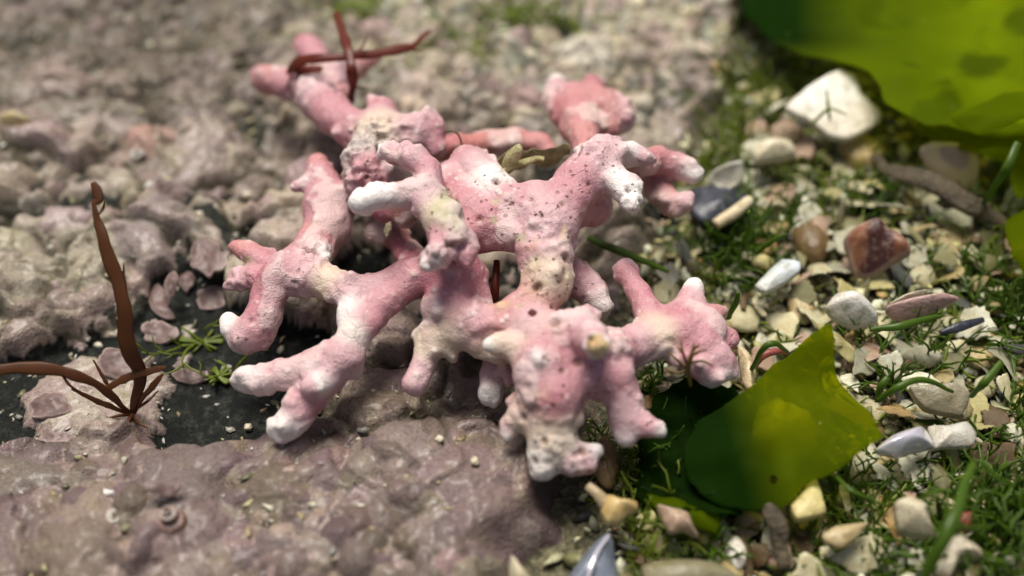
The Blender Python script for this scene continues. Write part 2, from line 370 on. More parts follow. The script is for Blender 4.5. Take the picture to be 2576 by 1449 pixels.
# winding grey tubes of crust in front
for (ax, ay), (cx_, cy_) in (((1135, 1095), (1230, 1075)), ((1135, 1095), (1130, 1150)), ((1230, 1075), (1290, 1110)), ((690, 1160), (760, 1130)), ((620, 1200), (690, 1160))):
    for k in range(14):
        p = P(ax+(cx_-ax)*k/13, ay+(cy_-ay)*k/13, .15); lobe(p.x, p.y, .075, .15, .08, (.20, .15, .14), 2.2, .1, .0)
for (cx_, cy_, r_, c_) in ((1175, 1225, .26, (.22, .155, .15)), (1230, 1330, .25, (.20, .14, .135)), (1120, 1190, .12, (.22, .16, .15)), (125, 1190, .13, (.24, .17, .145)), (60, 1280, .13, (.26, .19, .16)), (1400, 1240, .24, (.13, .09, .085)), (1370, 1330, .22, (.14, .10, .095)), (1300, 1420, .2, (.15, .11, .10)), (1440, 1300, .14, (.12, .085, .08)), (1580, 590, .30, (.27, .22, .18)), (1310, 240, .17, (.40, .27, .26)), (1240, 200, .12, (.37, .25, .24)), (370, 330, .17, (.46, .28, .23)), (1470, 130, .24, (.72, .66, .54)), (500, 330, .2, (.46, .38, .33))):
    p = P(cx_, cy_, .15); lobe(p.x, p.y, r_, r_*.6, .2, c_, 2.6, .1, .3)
def worley(x, y, seed):
    ix = np.floor(x).astype(int); iy = np.floor(y).astype(int); f1 = np.full(x.shape, 9.); f2 = f1.copy(); idc = np.zeros(x.shape)
    for dx in (-1, 0, 1):
        for dy in (-1, 0, 1):
            h = ((ix+dx)*7919 ^ (iy+dy)*104729 ^ seed*1301) & 4095; jx = _perm[h]*.5+.5; jy = _perm[(h*31+7) & 4095]*.5+.5; hv = _perm[(h*17+91) & 4095]
            d = np.hypot(ix+dx+jx-x, iy+dy+jy-y); n1 = d < f1; f2 = np.where(n1, f1, np.minimum(f2, d)); idc = np.where(n1, hv, idc); f1 = np.where(n1, d, f1)
    return f1, f2-f1, idc
wx, wy = X+.10*nz1*1.6, Y+.10*nz2*1.6
front = np.clip((PYg-1040)/80, 0, 1); rear = np.clip((430-PYg)/250, 0, 1)
for sc, amp, cw, seed, wgt in ((1.9, .10, .13, 1, (1-rear*.7)*(1-front*.75)), (4.2, .03, .14, 2, (.40+.3*rear)*(1-front*.7)), (9.5, .020, .25, 3, .04+.75*rear)):
    f1, e_, idc = worley(wx*sc, wy*sc*1.1, seed); ed = np.clip(e_/cw, 0, 1); ed = ed*ed*(3-2*ed); gate = np.clip(.8+1.1*nz2*(1 if seed != 2 else -1), 0, 1)
    wv_ = wgt*gate*(~BARE); Hh += wv_*(amp*idc*ed - amp*1.1*(1-ed))
    colr *= (1+.16*wv_*idc*ed)[..., None]; dk = np.clip(wv_*(1-ed)*1.15, 0, .9)[..., None]; colr[:] = colr*(1-dk)+np.array((.055, .050, .028))*dk
    rim_ = (wv_*np.clip(1-np.abs(e_/cw-1.15)/.35, 0, 1)*.35)[..., None]; colr[:] = colr*(1-rim_)+np.array((.40, .35, .24))*rim_
Hh += .009*fbm(xyz(X*11, Y*11, 2.0), 3).reshape(X.shape)+.0035*fbm(xyz(X*38, Y*38, 2.0), 2).reshape(X.shape)
def blur(A, n):
    for _ in range(n):
        A = A.copy(); A[1:-1] = (A[:-2]+2*A[1:-1]+A[2:])/4; A[:, 1:-1] = (A[:, :-2]+2*A[:, 1:-1]+A[:, 2:])/4
    return A
steep = np.hypot(*np.gradient(Hh))/.0125; ws = np.clip(blur(np.clip((steep-1.6)/2, 0, 1), 3)*1.8, 0, 1); Hh = Hh*(1-ws)+blur(Hh, 8)*ws
Zr = Hh*edge + (-.16)*(1-edge)
def grid_faces(ny, nx):
    i = np.arange(ny*nx).reshape(ny, nx)
    return np.stack([i[:-1, :-1], i[:-1, 1:], i[1:, 1:], i[1:, :-1]], -1).reshape(-1, 4)
me = mesh_np('rock', np.stack([X, Y, Zr], -1).reshape(-1, 3), grid_faces(*X.shape), M['rock'], vcol=colr.reshape(-1, 3))
tag(link('rock', me), kind='structure')
g2x = axis(-1.5, 5.0, .05, 14, 20); g2y = axis(-2.6, 4.2, .05, 14, 20); X2, Y2 = np.meshgrid(g2x, g2y)
def gz0(x, y): return .02+.10*fbm(xyz(np.atleast_1d(x)*.9, np.atleast_1d(y)*.9, 9.0), 2)
Z2 = gz0(X2.ravel(), Y2.ravel()).reshape(X2.shape) - 1.2*np.clip((bx(Y2)-X2-.5)/1.0, 0, 1)
tag(link('gravel_ground', mesh_np('gravel_ground', np.stack([X2, Y2, Z2], -1).reshape(-1, 3), grid_faces(*X2.shape), M['bed'])), kind='structure')
def rock_z(x, y):
    i = min(max(int(np.searchsorted(GX, x)), 0), len(GX)-1); j = min(max(int(np.searchsorted(GY, y)), 0), len(GY)-1); return float(Zr[j, i])
def ground_z(x, y): return max(rock_z(x, y), float(gz0(x, y)[0]))
def PG(px, py, dh=0.0):
    h = .12
    for _ in range(4):
        p = P(px, py, h); h = ground_z(p.x, p.y)+dh
    return P(px, py, h)

# ------------------------------------------------------------------ the pink coralline alga: rounded branches blended into one skin
CLR = dict(W=(.86, .82, .77), C=(.70, .58, .43), P=(.545, .262, .29), D=(.46, .155, .195), L=(.63, .405, .42), M=(.55, .36, .38), R=(.50, .175, .15), G=(.50, .44, .40), K=(.30, .12, .11), S=(.56, .25, .24))  # K: dark red that paints shade under arches into the branch colour
CH = '''
960,335,60,.70,L 900,330,48,.66,P 838,290,48,.60,P 795,245,50,.56,L 778,208,50,.52,P
778,208,46,.52,P 725,216,38,.46,P 675,202,38,.44,S 660,196,34,.44,L
785,195,44,.52,L 802,165,38,.48,P 782,128,37,.42,P 768,112,32,.40,D
800,200,44,.52,C 850,190,42,.52,L 900,165,30,.46,S 950,140,18,.42,S
840,215,30,.54,L 866,235,20,.54,S
955,330,58,.70,L 962,285,42,.64,P 968,278,36,.62,P
965,340,60,.72,C 1030,340,52,.72,L 1078,325,44,.70,P 1085,292,20,.72,W
1080,325,40,.70,P 1085,370,36,.66,P
955,345,62,.72,C 915,395,48,.72,G 925,440,48,.70,P 905,470,32,.66,L
885,432,20,.66,G 905,455,22,.66,G
960,380,19,.98,W 1000,387,27,1.0,L 1050,398,33,1.0,L 1080,430,32,.98,P 1078,475,38,.96,L 1085,520,42,.95,L
1078,430,34,.92,P 1085,470,40,.86,P
905,512,33,.98,W 960,492,31,.98,W 1030,485,33,.97,L 1080,510,42,.95,L
1085,510,45,.95,L 1112,550,48,.95,C 1128,600,46,.92,L 1105,635,36,.92,L 1080,660,24,.90,W
1130,600,46,.92,P 1165,610,30,.90,P 1180,640,22,.88,P 1172,662,15,.88,P
1150,600,40,.80,P 1150,700,50,.62,D
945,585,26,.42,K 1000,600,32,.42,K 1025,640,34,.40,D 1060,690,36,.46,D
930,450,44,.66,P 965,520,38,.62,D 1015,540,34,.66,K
800,412,30,.54,S 808,455,44,.52,P 825,520,60,.50,P 822,570,55,.48,P 795,610,46,.48,S 760,645,42,.50,P
770,462,24,.54,W 745,470,15,.54,L
825,520,55,.50,P 870,500,44,.52,D 915,480,42,.58,P
800,620,36,.52,P 808,648,26,.54,W
745,645,36,.50,L 715,680,50,.54,L
1160,700,66,.62,D 1090,690,54,.62,D 1030,700,48,.60,P 950,728,44,.57,L 890,738,44,.56,L
890,738,44,.56,L 830,715,44,.55,C 775,695,48,.55,L 720,685,52,.55,P 690,705,46,.54,D
690,705,44,.54,D 675,745,44,.50,P 662,790,44,.46,P 640,830,46,.42,P 610,850,36,.40,L
625,845,40,.41,L 585,830,28,.40,W 574,806,22,.42,W
640,850,36,.38,L 600,862,26,.37,W
660,660,34,.52,P 610,628,22,.50,S 590,620,18,.50,S
665,655,24,.52,S 640,630,20,.51,S
645,700,30,.50,P 605,705,20,.46,L 578,718,15,.44,L
640,690,26,.50,P 600,690,15,.47,L 582,695,11,.46,L
890,738,42,.56,L 882,790,36,.56,W 890,845,38,.54,W 870,895,46,.50,L 820,945,48,.44,L 775,1000,42,.38,P 750,1035,40,.35,L 730,1060,38,.32,W 705,1078,36,.29,W
960,760,42,.58,P 920,810,40,.56,P 890,845,38,.54,C
860,890,44,.50,P 790,925,44,.45,P 720,942,40,.42,P 660,955,38,.40,L 632,955,37,.395,W 612,955,35,.39,W
800,965,34,.48,W 780,975,30,.48,L
880,910,34,.46,L 892,935,18,.42,W 900,945,10,.41,L
1030,705,46,.60,P 965,765,40,.58,P
1150,700,66,.62,D 1130,770,62,.58,D 1150,830,52,.54,C
1195,690,36,.62,P 1215,690,18,.62,L
1190,720,36,.60,L 1216,738,17,.61,L
1200,750,44,.58,L 1228,768,12,.58,L
1140,820,50,.54,C 1095,850,38,.50,C 1075,885,32,.46,C 1062,925,30,.43,L 1045,965,38,.40,L
1085,845,34,.50,L 1060,850,22,.48,C
1110,860,40,.50,C 1138,895,18,.46,C
1160,820,52,.54,C 1210,860,42,.52,C 1260,890,34,.52,C
1130,770,58,.58,P 1200,815,54,.58,L 1290,820,54,.58,S
1240,900,28,.40,D 1238,945,30,.34,L 1230,990,28,.29,W 1231,998,27,.28,W
1270,930,22,.42,L 1285,955,16,.40,L
1290,815,54,.60,S 1340,775,54,.64,S 1376,710,62,.70,C 1368,640,68,.74,L 1380,575,72,.78,L 1345,520,70,.78,L
1345,540,66,.78,L 1280,520,56,.78,L 1235,480,54,.78,W 1200,435,52,.76,L 1180,415,48,.74,P
1300,590,50,.74,L 1230,560,62,.74,P 1180,530,56,.76,P 1140,480,44,.76,P 1135,440,40,.74,P
1200,570,44,.74,P 1170,590,40,.76,P
1310,585,44,.72,P 1240,595,32,.70,P 1200,610,32,.68,D
1380,560,70,.80,L 1420,510,60,.82,P 1455,462,62,.84,P 1500,420,58,.86,L 1540,395,44,.86,L
1500,420,50,.86,L 1515,370,30,.86,L 1550,358,20,.86,L
1475,400,34,.84,L 1462,382,20,.84,W
1490,380,30,.86,W 1510,362,24,.86,W
1540,395,42,.86,L 1585,388,34,.86,W 1625,398,22,.86,L 1645,400,12,.86,L
1520,430,46,.86,L 1565,470,36,.88,W 1588,500,24,.88,W 1588,522,13,.88,W
1590,460,24,.88,L 1604,478,14,.88,W
1440,520,60,.72,P 1490,520,46,.66,P 1510,530,30,.60,S
1600,410,34,.74,S 1650,402,34,.68,S 1705,418,36,.64,P 1740,436,26,.64,W 1748,445,18,.64,W
1640,430,40,.56,K 1660,480,36,.52,K 1690,515,30,.52,S 1720,510,26,.56,L 1735,490,14,.58,L
1650,480,26,.52,P 1700,535,16,.52,C
1480,385,36,.74,S 1465,335,44,.62,S 1455,290,54,.56,S
1455,290,58,.56,S 1440,258,52,.52,P 1405,240,36,.50,L 1400,205,20,.50,W
1455,290,58,.56,S 1500,275,56,.54,S 1535,290,48,.54,S 1565,300,20,.54,L
1480,290,50,.55,P 1485,240,38,.50,S 1490,212,24,.49,D 1515,212,14,.49,L
1420,275,40,.53,S 1385,255,20,.51,L
1425,270,44,.53,S 1500,290,50,.54,S 1560,295,40,.54,L
1440,320,38,.58,S 1520,325,40,.57,S
1530,255,36,.52,S 1560,280,26,.53,L
1100,375,36,.46,R 1150,370,33,.46,R 1220,362,30,.46,R 1300,360,34,.46,R 1360,362,30,.46,S 1385,385,20,.46,S
1300,800,60,.60,S 1340,830,64,.62,L 1380,860,72,.62,P
1380,860,72,.62,L 1370,930,80,.60,P 1390,1000,80,.54,P 1385,1060,66,.46,C 1390,1120,60,.40,C 1372,1172,36,.36,W
1395,1130,56,.38,W 1440,1160,38,.36,L 1475,1165,28,.36,L 1505,1135,16,.38,W
1450,1140,34,.38,L 1500,1128,14,.40,W
1365,1150,40,.37,W 1360,1185,26,.34,W
1350,1050,50,.46,L 1300,1058,32,.44,C 1280,1070,22,.42,L 1276,1095,20,.40,W
1330,1010,50,.48,C 1290,1015,16,.46,L
1350,900,60,.62,P 1300,880,38,.64,C 1255,868,27,.66,C 1228,868,18,.67,W
1275,865,22,.66,L 1272,850,18,.67,L
1350,900,44,.68,L 1357,905,20,.74,W
1400,850,66,.64,C 1450,830,50,.70,L 1485,850,42,.78,L 1500,865,34,.86,L 1506,870,30,.90,W
1440,820,44,.68,L 1475,788,22,.68,L 1495,790,16,.68,L
1400,870,70,.62,P 1480,900,60,.62,P 1540,890,54,.60,P 1600,865,48,.54,L
1500,920,54,.58,P 1550,960,50,.54,P 1570,1010,46,.48,L 1575,1070,42,.42,L 1575,1098,30,.40,W
1570,1040,42,.46,L 1630,1075,26,.44,P 1662,1085,19,.44,W
1450,950,60,.58,P 1540,950,52,.56,P
1600,865,48,.54,L 1650,850,52,.52,C 1710,840,60,.50,P 1770,830,54,.48,P
1640,840,48,.52,L 1635,790,40,.50,P 1605,735,32,.50,P 1575,690,27,.50,P 1570,676,27,.50,L
1700,810,50,.50,P 1735,765,40,.50,L 1746,722,29,.50,W
1770,810,46,.48,P 1800,790,24,.48,S 1820,780,13,.48,L
1780,840,46,.48,P 1832,850,24,.46,P 1838,858,20,.46,P
1760,870,56,.48,P 1800,910,46,.44,L 1805,940,32,.42,W
1800,900,40,.46,P 1838,930,20,.42,L
1720,900,40,.48,P 1770,925,36,.46,P 1790,955,24,.42,W
1440,700,48,.44,P 1490,735,40,.42,L 1515,768,30,.40,W
'''
caps = []
for ln in CH.strip().splitlines():
    nodes = []
    for tok in ln.split():
        a = tok.split(','); px, py, rp, h = map(float, a[:4]); p = P(px, py, h)
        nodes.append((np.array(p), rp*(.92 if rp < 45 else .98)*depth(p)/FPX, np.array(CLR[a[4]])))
    for a, b in zip(nodes[:-1], nodes[1:]): caps.append((*a, *b))
allp = np.array([c[0] for c in caps]+[c[3] for c in caps])
VX = .0125
lo_ = allp.min(0)-.3; hi_ = allp.max(0)+.3
dims = np.ceil((hi_-lo_)/VX).astype(int)
F3 = np.full(dims, 1.0, np.float32); KS = .032
def capd(Q, pa, ra, pb, rb):
    ba = pb-pa; pq = Q-pa; t = np.clip(pq@ba/max(ba@ba, 1e-9), 0, 1)
    return np.linalg.norm(pq-t[..., None]*ba, axis=-1)-(ra+(rb-ra)*t), t
rn = random.Random(5)
for _ in range(120):
    pa, ra, ca, pb, rb, cb = rn.choice(caps)
    if max(ra, rb) < .06: continue
    t = rn.random(); d = np.array((rn.gauss(0, 1), rn.gauss(-.3, 1), abs(rn.gauss(.5, .7)))); d /= np.linalg.norm(d); q = rn.uniform(.018, .040); rr_ = ra+(rb-ra)*t
    c_ = pa+(pb-pa)*t+d*(rr_+.2*q); w_ = ca*.45+np.array((.78, .70, .65))*.55; caps.append((c_, q, w_, c_+d*q*.5, q*.8, w_))
for pa, ra, ca, pb, rb, cb in caps:
    r = max(ra, rb)+.13
    a = np.maximum(np.floor((np.minimum(pa, pb)-r-lo_)/VX).astype(int), 0); b = np.minimum(np.ceil((np.maximum(pa, pb)+r-lo_)/VX).astype(int), dims)
    g = np.stack(np.meshgrid(*[np.arange(a[k], b[k])*VX+lo_[k] for k in range(3)], indexing='ij'), -1).astype(np.float32)
    d, _ = capd(g, pa.astype(np.float32), ra, pb.astype(np.float32), rb)
    s = F3[a[0]:b[0], a[1]:b[1], a[2]:b[2]]
    h = np.clip(.5+.5*(s-d)/KS, 0, 1)
    F3[a[0]:b[0], a[1]:b[1], a[2]:b[2]] = s*(1-h)+d*h-KS*h*(1-h)
# broken hollows, cut out of the skin
for px, py, h, r in ((1135, 668, .98, .075), (1130, 650, 1.0, .05), (1500, 872, .985, .06), (1435, 238, .60, .022), (1270, 605, .80, .035), (1222, 605, .86, .045), (1408, 605, .93, .03), (1350, 1135, .52, .03), (1395, 1150, .50, .035), (1340, 795, .72, .03), (1470, 378, .92, .03)):
    p = np.array(P(px, py, h)); a = np.maximum(np.floor((p-r-.05-lo_)/VX).astype(int), 0); b = np.minimum(np.ceil((p+r+.05-lo_)/VX).astype(int), dims)
    g = np.stack(np.meshgrid(*[np.arange(a[k], b[k])*VX+lo_[k] for k in range(3)], indexing='ij'), -1)
    d = np.linalg.norm(g-p, axis=-1)-r
    s = F3[a[0]:b[0], a[1]:b[1], a[2]:b[2]]; F3[a[0]:b[0], a[1]:b[1], a[2]:b[2]] = np.maximum(s, -d)
def surface_nets(F):
    neg = F < 0
    c = [neg[i:F.shape[0]-1+i, j:F.shape[1]-1+j, k:F.shape[2]-1+k] for i in (0, 1) for j in (0, 1) for k in (0, 1)]
    sm = sum(x.astype(np.int8) for x in c); cells = np.argwhere((sm > 0) & (sm < 8))
    idx = np.full(np.array(F.shape)-1, -1, np.int32); idx[tuple(cells.T)] = np.arange(len(cells))
    offs = np.array([(i, j, k) for i in (0, 1) for j in (0, 1) for k in (0, 1)])
    vals = np.stack([F[tuple((cells+o).T)] for o in offs], 1)
    acc = np.zeros((len(cells), 3)); cnt = np.zeros(len(cells))
    for a in range(8):
        for b in range(a+1, 8):
            if np.abs(offs[a]-offs[b]).sum() != 1: continue
            x = (vals[:, a] < 0) != (vals[:, b] < 0); t = np.where(x, vals[:, a]/np.where(x, vals[:, a]-vals[:, b], 1), 0)
            acc += np.where(x[:, None], offs[a]+t[:, None]*(offs[b]-offs[a]), 0); cnt += x
    V = cells+acc/cnt[:, None]; faces = []
    for ax in range(3):
        u, v = [(1, 2), (2, 0), (0, 1)][ax]
        sl0 = [slice(None)]*3; sl1 = [slice(None)]*3; sl0[ax] = slice(0, -1); sl1[ax] = slice(1, None)
        e = np.argwhere(neg[tuple(sl0)] != neg[tuple(sl1)])
        e = e[(e[:, u] > 0) & (e[:, v] > 0) & (e[:, u] < F.shape[u]-1) & (e[:, v] < F.shape[v]-1)]
        du = np.zeros(3, int); du[u] = 1; dv = np.zeros(3, int); dv[v] = 1
        q = np.stack([idx[tuple((e-du-dv).T)], idx[tuple((e-dv).T)], idx[tuple(e.T)], idx[tuple((e-du).T)]], 1)
        fl = ~neg[tuple(e.T)]; q[fl] = q[fl][:, ::-1]; faces.append(q)
    return V, np.concatenate(faces)
V, Fq = surface_nets(F3); V = V*VX+lo_
del F3
def normals(V, F):
    n = np.cross(V[F[:, 2]]-V[F[:, 0]], V[F[:, 3]]-V[F[:, 1]]); N_ = np.zeros_like(V)
    for k in range(4): np.add.at(N_, F[:, k], n)
    return N_/np.maximum(np.linalg.norm(N_, axis=1), 1e-9)[:, None]
def relax(V, F, it=2, lam=.5):
    for _ in range(it):
        A = np.zeros_like(V); c = np.zeros(len(V))
        for k in range(4):
            np.add.at(A, F[:, k], V[F[:, (k+1) % 4]]); np.add.at(c, F[:, k], 1)
        V = V*(1-lam)+lam*A/c[:, None]
    return V
V = relax(V, Fq, 2)
Wt = np.full(len(V), 1e-6); Ct = np.zeros((len(V), 3)); 
for pa, ra, ca, pb, rb, cb in caps:
    r = max(ra, rb)+.09; mk = np.all((V > np.minimum(pa, pb)-r) & (V < np.maximum(pa, pb)+r), 1); ii = np.nonzero(mk)[0]
    d, t = capd(V[ii], pa, ra, pb, rb); w = np.exp(-np.clip(d, -.03, 1)/.022)*min(1, .04/max(ra, .02)+.6)
    t = t*t*(3-2*t)
    Ct[ii] += w[:, None]*(ca+(cb-ca)*t[:, None]); Wt[ii] += w
Ct = Ct/Wt[:, None]
Nn = normals(V, Fq)
pxv, pyv = to_px(V[:, 0], V[:, 1], V[:, 2])
pit = np.zeros(len(V)); wart = np.zeros(len(V)); yel = np.zeros(len(V)); grn = np.zeros(len(V))
for x, y, r, a in ((1370, 600, 110, 1), (1400, 690, 90, .7), (1230, 500, 90, .6), (1100, 570, 80, .7), (1400, 950, 130, .75), (1350, 1010, 110, .9), (1400, 1130, 100, .8), (1530, 440, 120, .55), (1580, 1030, 80, .5), (620, 850, 60, .6), (760, 730, 80, .4), (870, 920, 60, .25), (960, 400, 80, .6), (1590, 500, 50, .8), (1060, 520, 80, .6)):
    pit = np.maximum(pit, a*np.clip(1.4-np.hypot(pxv-x, pyv-y)/r, 0, 1))
for x, y, rx_, ry_, a in ((960, 340, 85, 50, 1), (920, 400, 60, 70, 1), (895, 450, 45, 40, 1), (1370, 610, 70, 60, .4), (1130, 640, 70, 50, .7), (1510, 860, 60, 50, .6), (1330, 1010, 60, 60, .3), (1410, 1150, 110, 50, .35), (1590, 500, 40, 40, .7), (600, 705, 40, 40, .6), (790, 640, 50, 40, .8), (850, 230, 40, 40, .7), (1480, 380, 40, 25, .7)):
    wart = np.maximum(wart, a*np.clip(1.6-np.hypot((pxv-x)/rx_, (pyv-y)/ry_)*1.2, 0, 1))
for x, y, rx_, ry_, a in ((1118, 525, 32, 45, 1), (1140, 560, 22, 30, .8), (1245, 520, 14, 22, .9), (1245, 550, 14, 14, .8), (1325, 600, 26, 12, .8), (1385, 655, 14, 8, .8), (1345, 655, 20, 20, .5), (1310, 770, 14, 8, .7), (650, 715, 12, 14, .6), (620, 655, 14, 12, .6), (1270, 480, 12, 10, .5)):
    grn = np.maximum(grn, a*np.clip(1.5-np.hypot((pxv-x)/rx_, (pyv-y)/ry_), 0, 1))
for x, y, rx_, ry_, a in ((1370, 700, 60, 50, .35), (1360, 630, 40, 20, .7), (1420, 590, 12, 25, .9), (1340, 1000, 50, 40, .5), (1440, 770, 30, 14, .7), (1260, 765, 24, 18, .8), (1510, 290, 40, 34, .45), (1500, 265, 16, 14, .5)):
    yel = np.maximum(yel, a*np.clip(1.4-np.hypot((pxv-x)/rx_, (pyv-y)/ry_), 0, 1))
nf = fbm(V*9, 3); nm = fbm(V*22+5, 3)
wr = np.abs(vnoise(V*17+3))
kn = np.clip(fbm(V*12+77, 2)*2-.75, 0, 1); disp = .009*nf+.004*nm+.014*kn + wart*(.040*(.45-wr)+.018*vnoise(V*40))
# small random knobs and pits
vi = RNG.choice(len(V), 330, replace=False)
for k, i in enumerate(vi):
    rr_ = RNG.uniform(.014, .034); 
    mk = np.nonzero(np.abs(V[:, 0]-V[i, 0]) < rr_*2.2)[0]; dd = np.linalg.norm(V[mk]-V[i], axis=1)
    if k % 5 < 2 and pit[i] < .35: disp[mk] += .5*rr_*np.exp(-(dd/rr_)**2*1.6); Ct[mk] += (np.array((.82, .72, .66))-Ct[mk])*(.5*np.exp(-(dd/rr_)**2*1.6))[:, None]
    elif pit[i] > .2:
        rr_ *= .7; g = np.exp(-(dd/rr_)**4); disp[mk] -= .9*rr_*g; Ct[mk] += (np.array((.20, .10, .06))-Ct[mk])*(.85*g)[:, None]
gm = grn*np.clip(.6+1.6*fbm(V*16+9, 2), 0, 1); Ct += (np.array((.40, .44, .20))-Ct)*(.8*gm)[:, None]
ym = yel*np.clip(.25+2.4*fbm(V*20+2, 2), 0, 1); Ct += (np.array((.58, .42, .18))-Ct)*(.7*ym)[:, None]
pl = np.clip((fbm(V*4.2+31, 4)-.15)*8, 0, 1); pl = pl*pl*(3-2*pl); pal_ = .5*pl; Ct += (np.array((.76, .65, .60))-Ct)*pal_[:, None]
rd = np.clip((fbm(V*5+61, 3)-.16)*4, 0, 1); Ct += (np.array((.47, .15, .19))-Ct)*(.42*rd*np.clip((Ct[:, 0]-Ct[:, 1])/.2-.3, 0, 1))[:, None]
disp += .012*pl; V = V+Nn*disp[:, None]
me = mesh_np('pink_coralline_alga', V, Fq, M['maerl'], attrs={'pit': pit}, vcol=np.clip(Ct, 0, 1))
org = P(1300, 850, .2); me.transform(Matrix.Translation(-org))
alga = tag(link('coralline_alga', me, loc=org), 'knobbly pink branching coralline alga with white tips lying across the rock', 'coralline alga')
#@@OBJECTS
def alga_part(name, px, py, h, r, m, sq=(1, 1, 1), seed=0):
    c = P(px, py, h); k = r*depth(c)/FPX; bm_v = []; 
    th = np.linspace(0, math.pi, 13); V_ = np.array([(math.sin(a)*math.cos(b), math.sin(a)*math.sin(b), math.cos(a)) for a in th for b in np.linspace(0, 6.283, 24, endpoint=False)])
    F_ = [(i*24+j, (i+1)*24+j, (i+1)*24+(j+1) % 24, i*24+(j+1) % 24) for i in range(12) for j in range(24)]
    V_ = V_*(1+.45*fbm(V_*2.2+seed, 3))[:, None]*k*np.array(sq); o = link(name, mesh_np(name, V_, F_, m), alga); o.location = c-org; return o
# ------------------------------------------------------------------ builders for the small things
VIEW = Vector((0, -.55, .83))
def catmull(pts, n):
    p = np.array([pts[0]]+list(pts)+[pts[-1]], float); out = []
    m = len(pts)-1
    for k in range(n):
        t = k/(n-1)*m; i = min(int(t), m-1); u = t-i; a, b, c, d = p[i:i+4]
        out.append(.5*((2*b)+(-a+c)*u+(2*a-5*b+4*c-d)*u*u+(-a+3*b-3*c+d)*u**3))
    return np.array(out)
def sweep(pts, wid, tr=1.0, n=24, seg=8, wob=0.0, ref=VIEW):
    """a tapering tube or ribbon along a curve: vertices and quads"""
    c = catmull(pts, n); w = np.interp(np.linspace(0, 1, n), np.linspace(0, 1, len(wid)), wid)
    V = []; F = []; r = np.array(ref)
    if wob: c = c+wob*np.stack([fbm(c*6+k*9.1, 2) for k in range(3)], 1)
    T = np.gradient(c, axis=0)
    for k in range(n):
        t = T[k]/max(np.linalg.norm(T[k]), 1e-9); s = np.cross(t, r); s /= max(np.linalg.norm(s), 1e-6); q = np.cross(s, t)
        for j in range(seg):
            a = 2*math.pi*j/seg; V.append(c[k]+s*w[k]*math.cos(a)+q*w[k]*tr*math.sin(a))
    for k in range(n-1):
        for j in range(seg): F.append((k*seg+j, k*seg+(j+1) % seg, (k+1)*seg+(j+1) % seg, (k+1)*seg+j))
    F.append(tuple(range(seg))[::-1]); F.append(tuple(range((n-1)*seg, n*seg)))
    return V, F
def merge(parts):
    V = []; F = []
    for v, f in parts:
        o = len(V); V += [tuple(x) for x in v]; F += [tuple(i+o for i in q) for q in f]
    return V, F
def centred(name, V, F, m, smooth=True, **kw):
    V = np.array([tuple(v) for v in V]); c = V.mean(0); c[2] = V[:, 2].min()
    return link(name, mesh_np(name, V-c, F, m, smooth, **kw), loc=c)
def disc(outline, zf, rings=7, thick=.03, jag=0.0, sub=6, seed=0, wrinkle=0.0, wscale=3.0):
    """solid plate with the given outline (world xy points); zf(x, y, s) gives the upper face; s is 0 in the middle, 1 at the rim"""
    o = np.array(outline, float); n = len(o); pts = []
    for i in range(n):
        a, b, c, d = o[i-1], o[i], o[(i+1) % n], o[(i+2) % n]
        for k in range(sub):
            u = k/sub; cr = .5*((2*b)+(-a+c)*u+(2*a-5*b+4*c-d)*u*u+(-a+3*b-3*c+d)*u**3); li = b+(c-b)*u
            pts.append(.5*cr+.5*li)
    pts = np.array(pts); ce = pts.mean(0); m = len(pts)
    if jag:
        f = 1+jag*fbm(np.stack([pts[:, 0]*14+seed, pts[:, 1]*14, np.full(m, seed*1.7)], 1), 3); pts = ce+(pts-ce)*f[:, None]
    V = [(*ce, 0.)]; Sv = [0.]
    for r in range(1, rings+1):
        s = (r/rings)**.8
        for p in pts: q = ce+(p-ce)*s; V.append((q[0], q[1], 0.)); Sv.append(s)
    V = np.array(V); Sv = np.array(Sv)
    V[:, 2] = zf(V[:, 0], V[:, 1], Sv)
    if wrinkle: V[:, 2] += wrinkle*fbm(np.stack([V[:, 0]*wscale+seed, V[:, 1]*wscale, np.zeros(len(V))], 1), 3)
    B = V.copy(); B[:, 2] -= thick*np.where(Sv > .99, .75, 1)
    nb = len(V); F = []
    for j in range(m): F.append((0, 1+j, 1+(j+1) % m))
    for r in range(rings-1):
        for j in range(m):
            a = 1+r*m; F.append((a+j, a+m+j, a+m+(j+1) % m, a+(j+1) % m))
    F += [tuple(i+nb for i in f[::-1]) for f in F]; nt = len(F); a = 1+(rings-1)*m
    for j in range(m): F.append((a+j, nb+a+j, nb+a+(j+1) % m, a+(j+1) % m))
    return np.concatenate([V, B]), F, np.concatenate([Sv, Sv]), nt
LAND = []
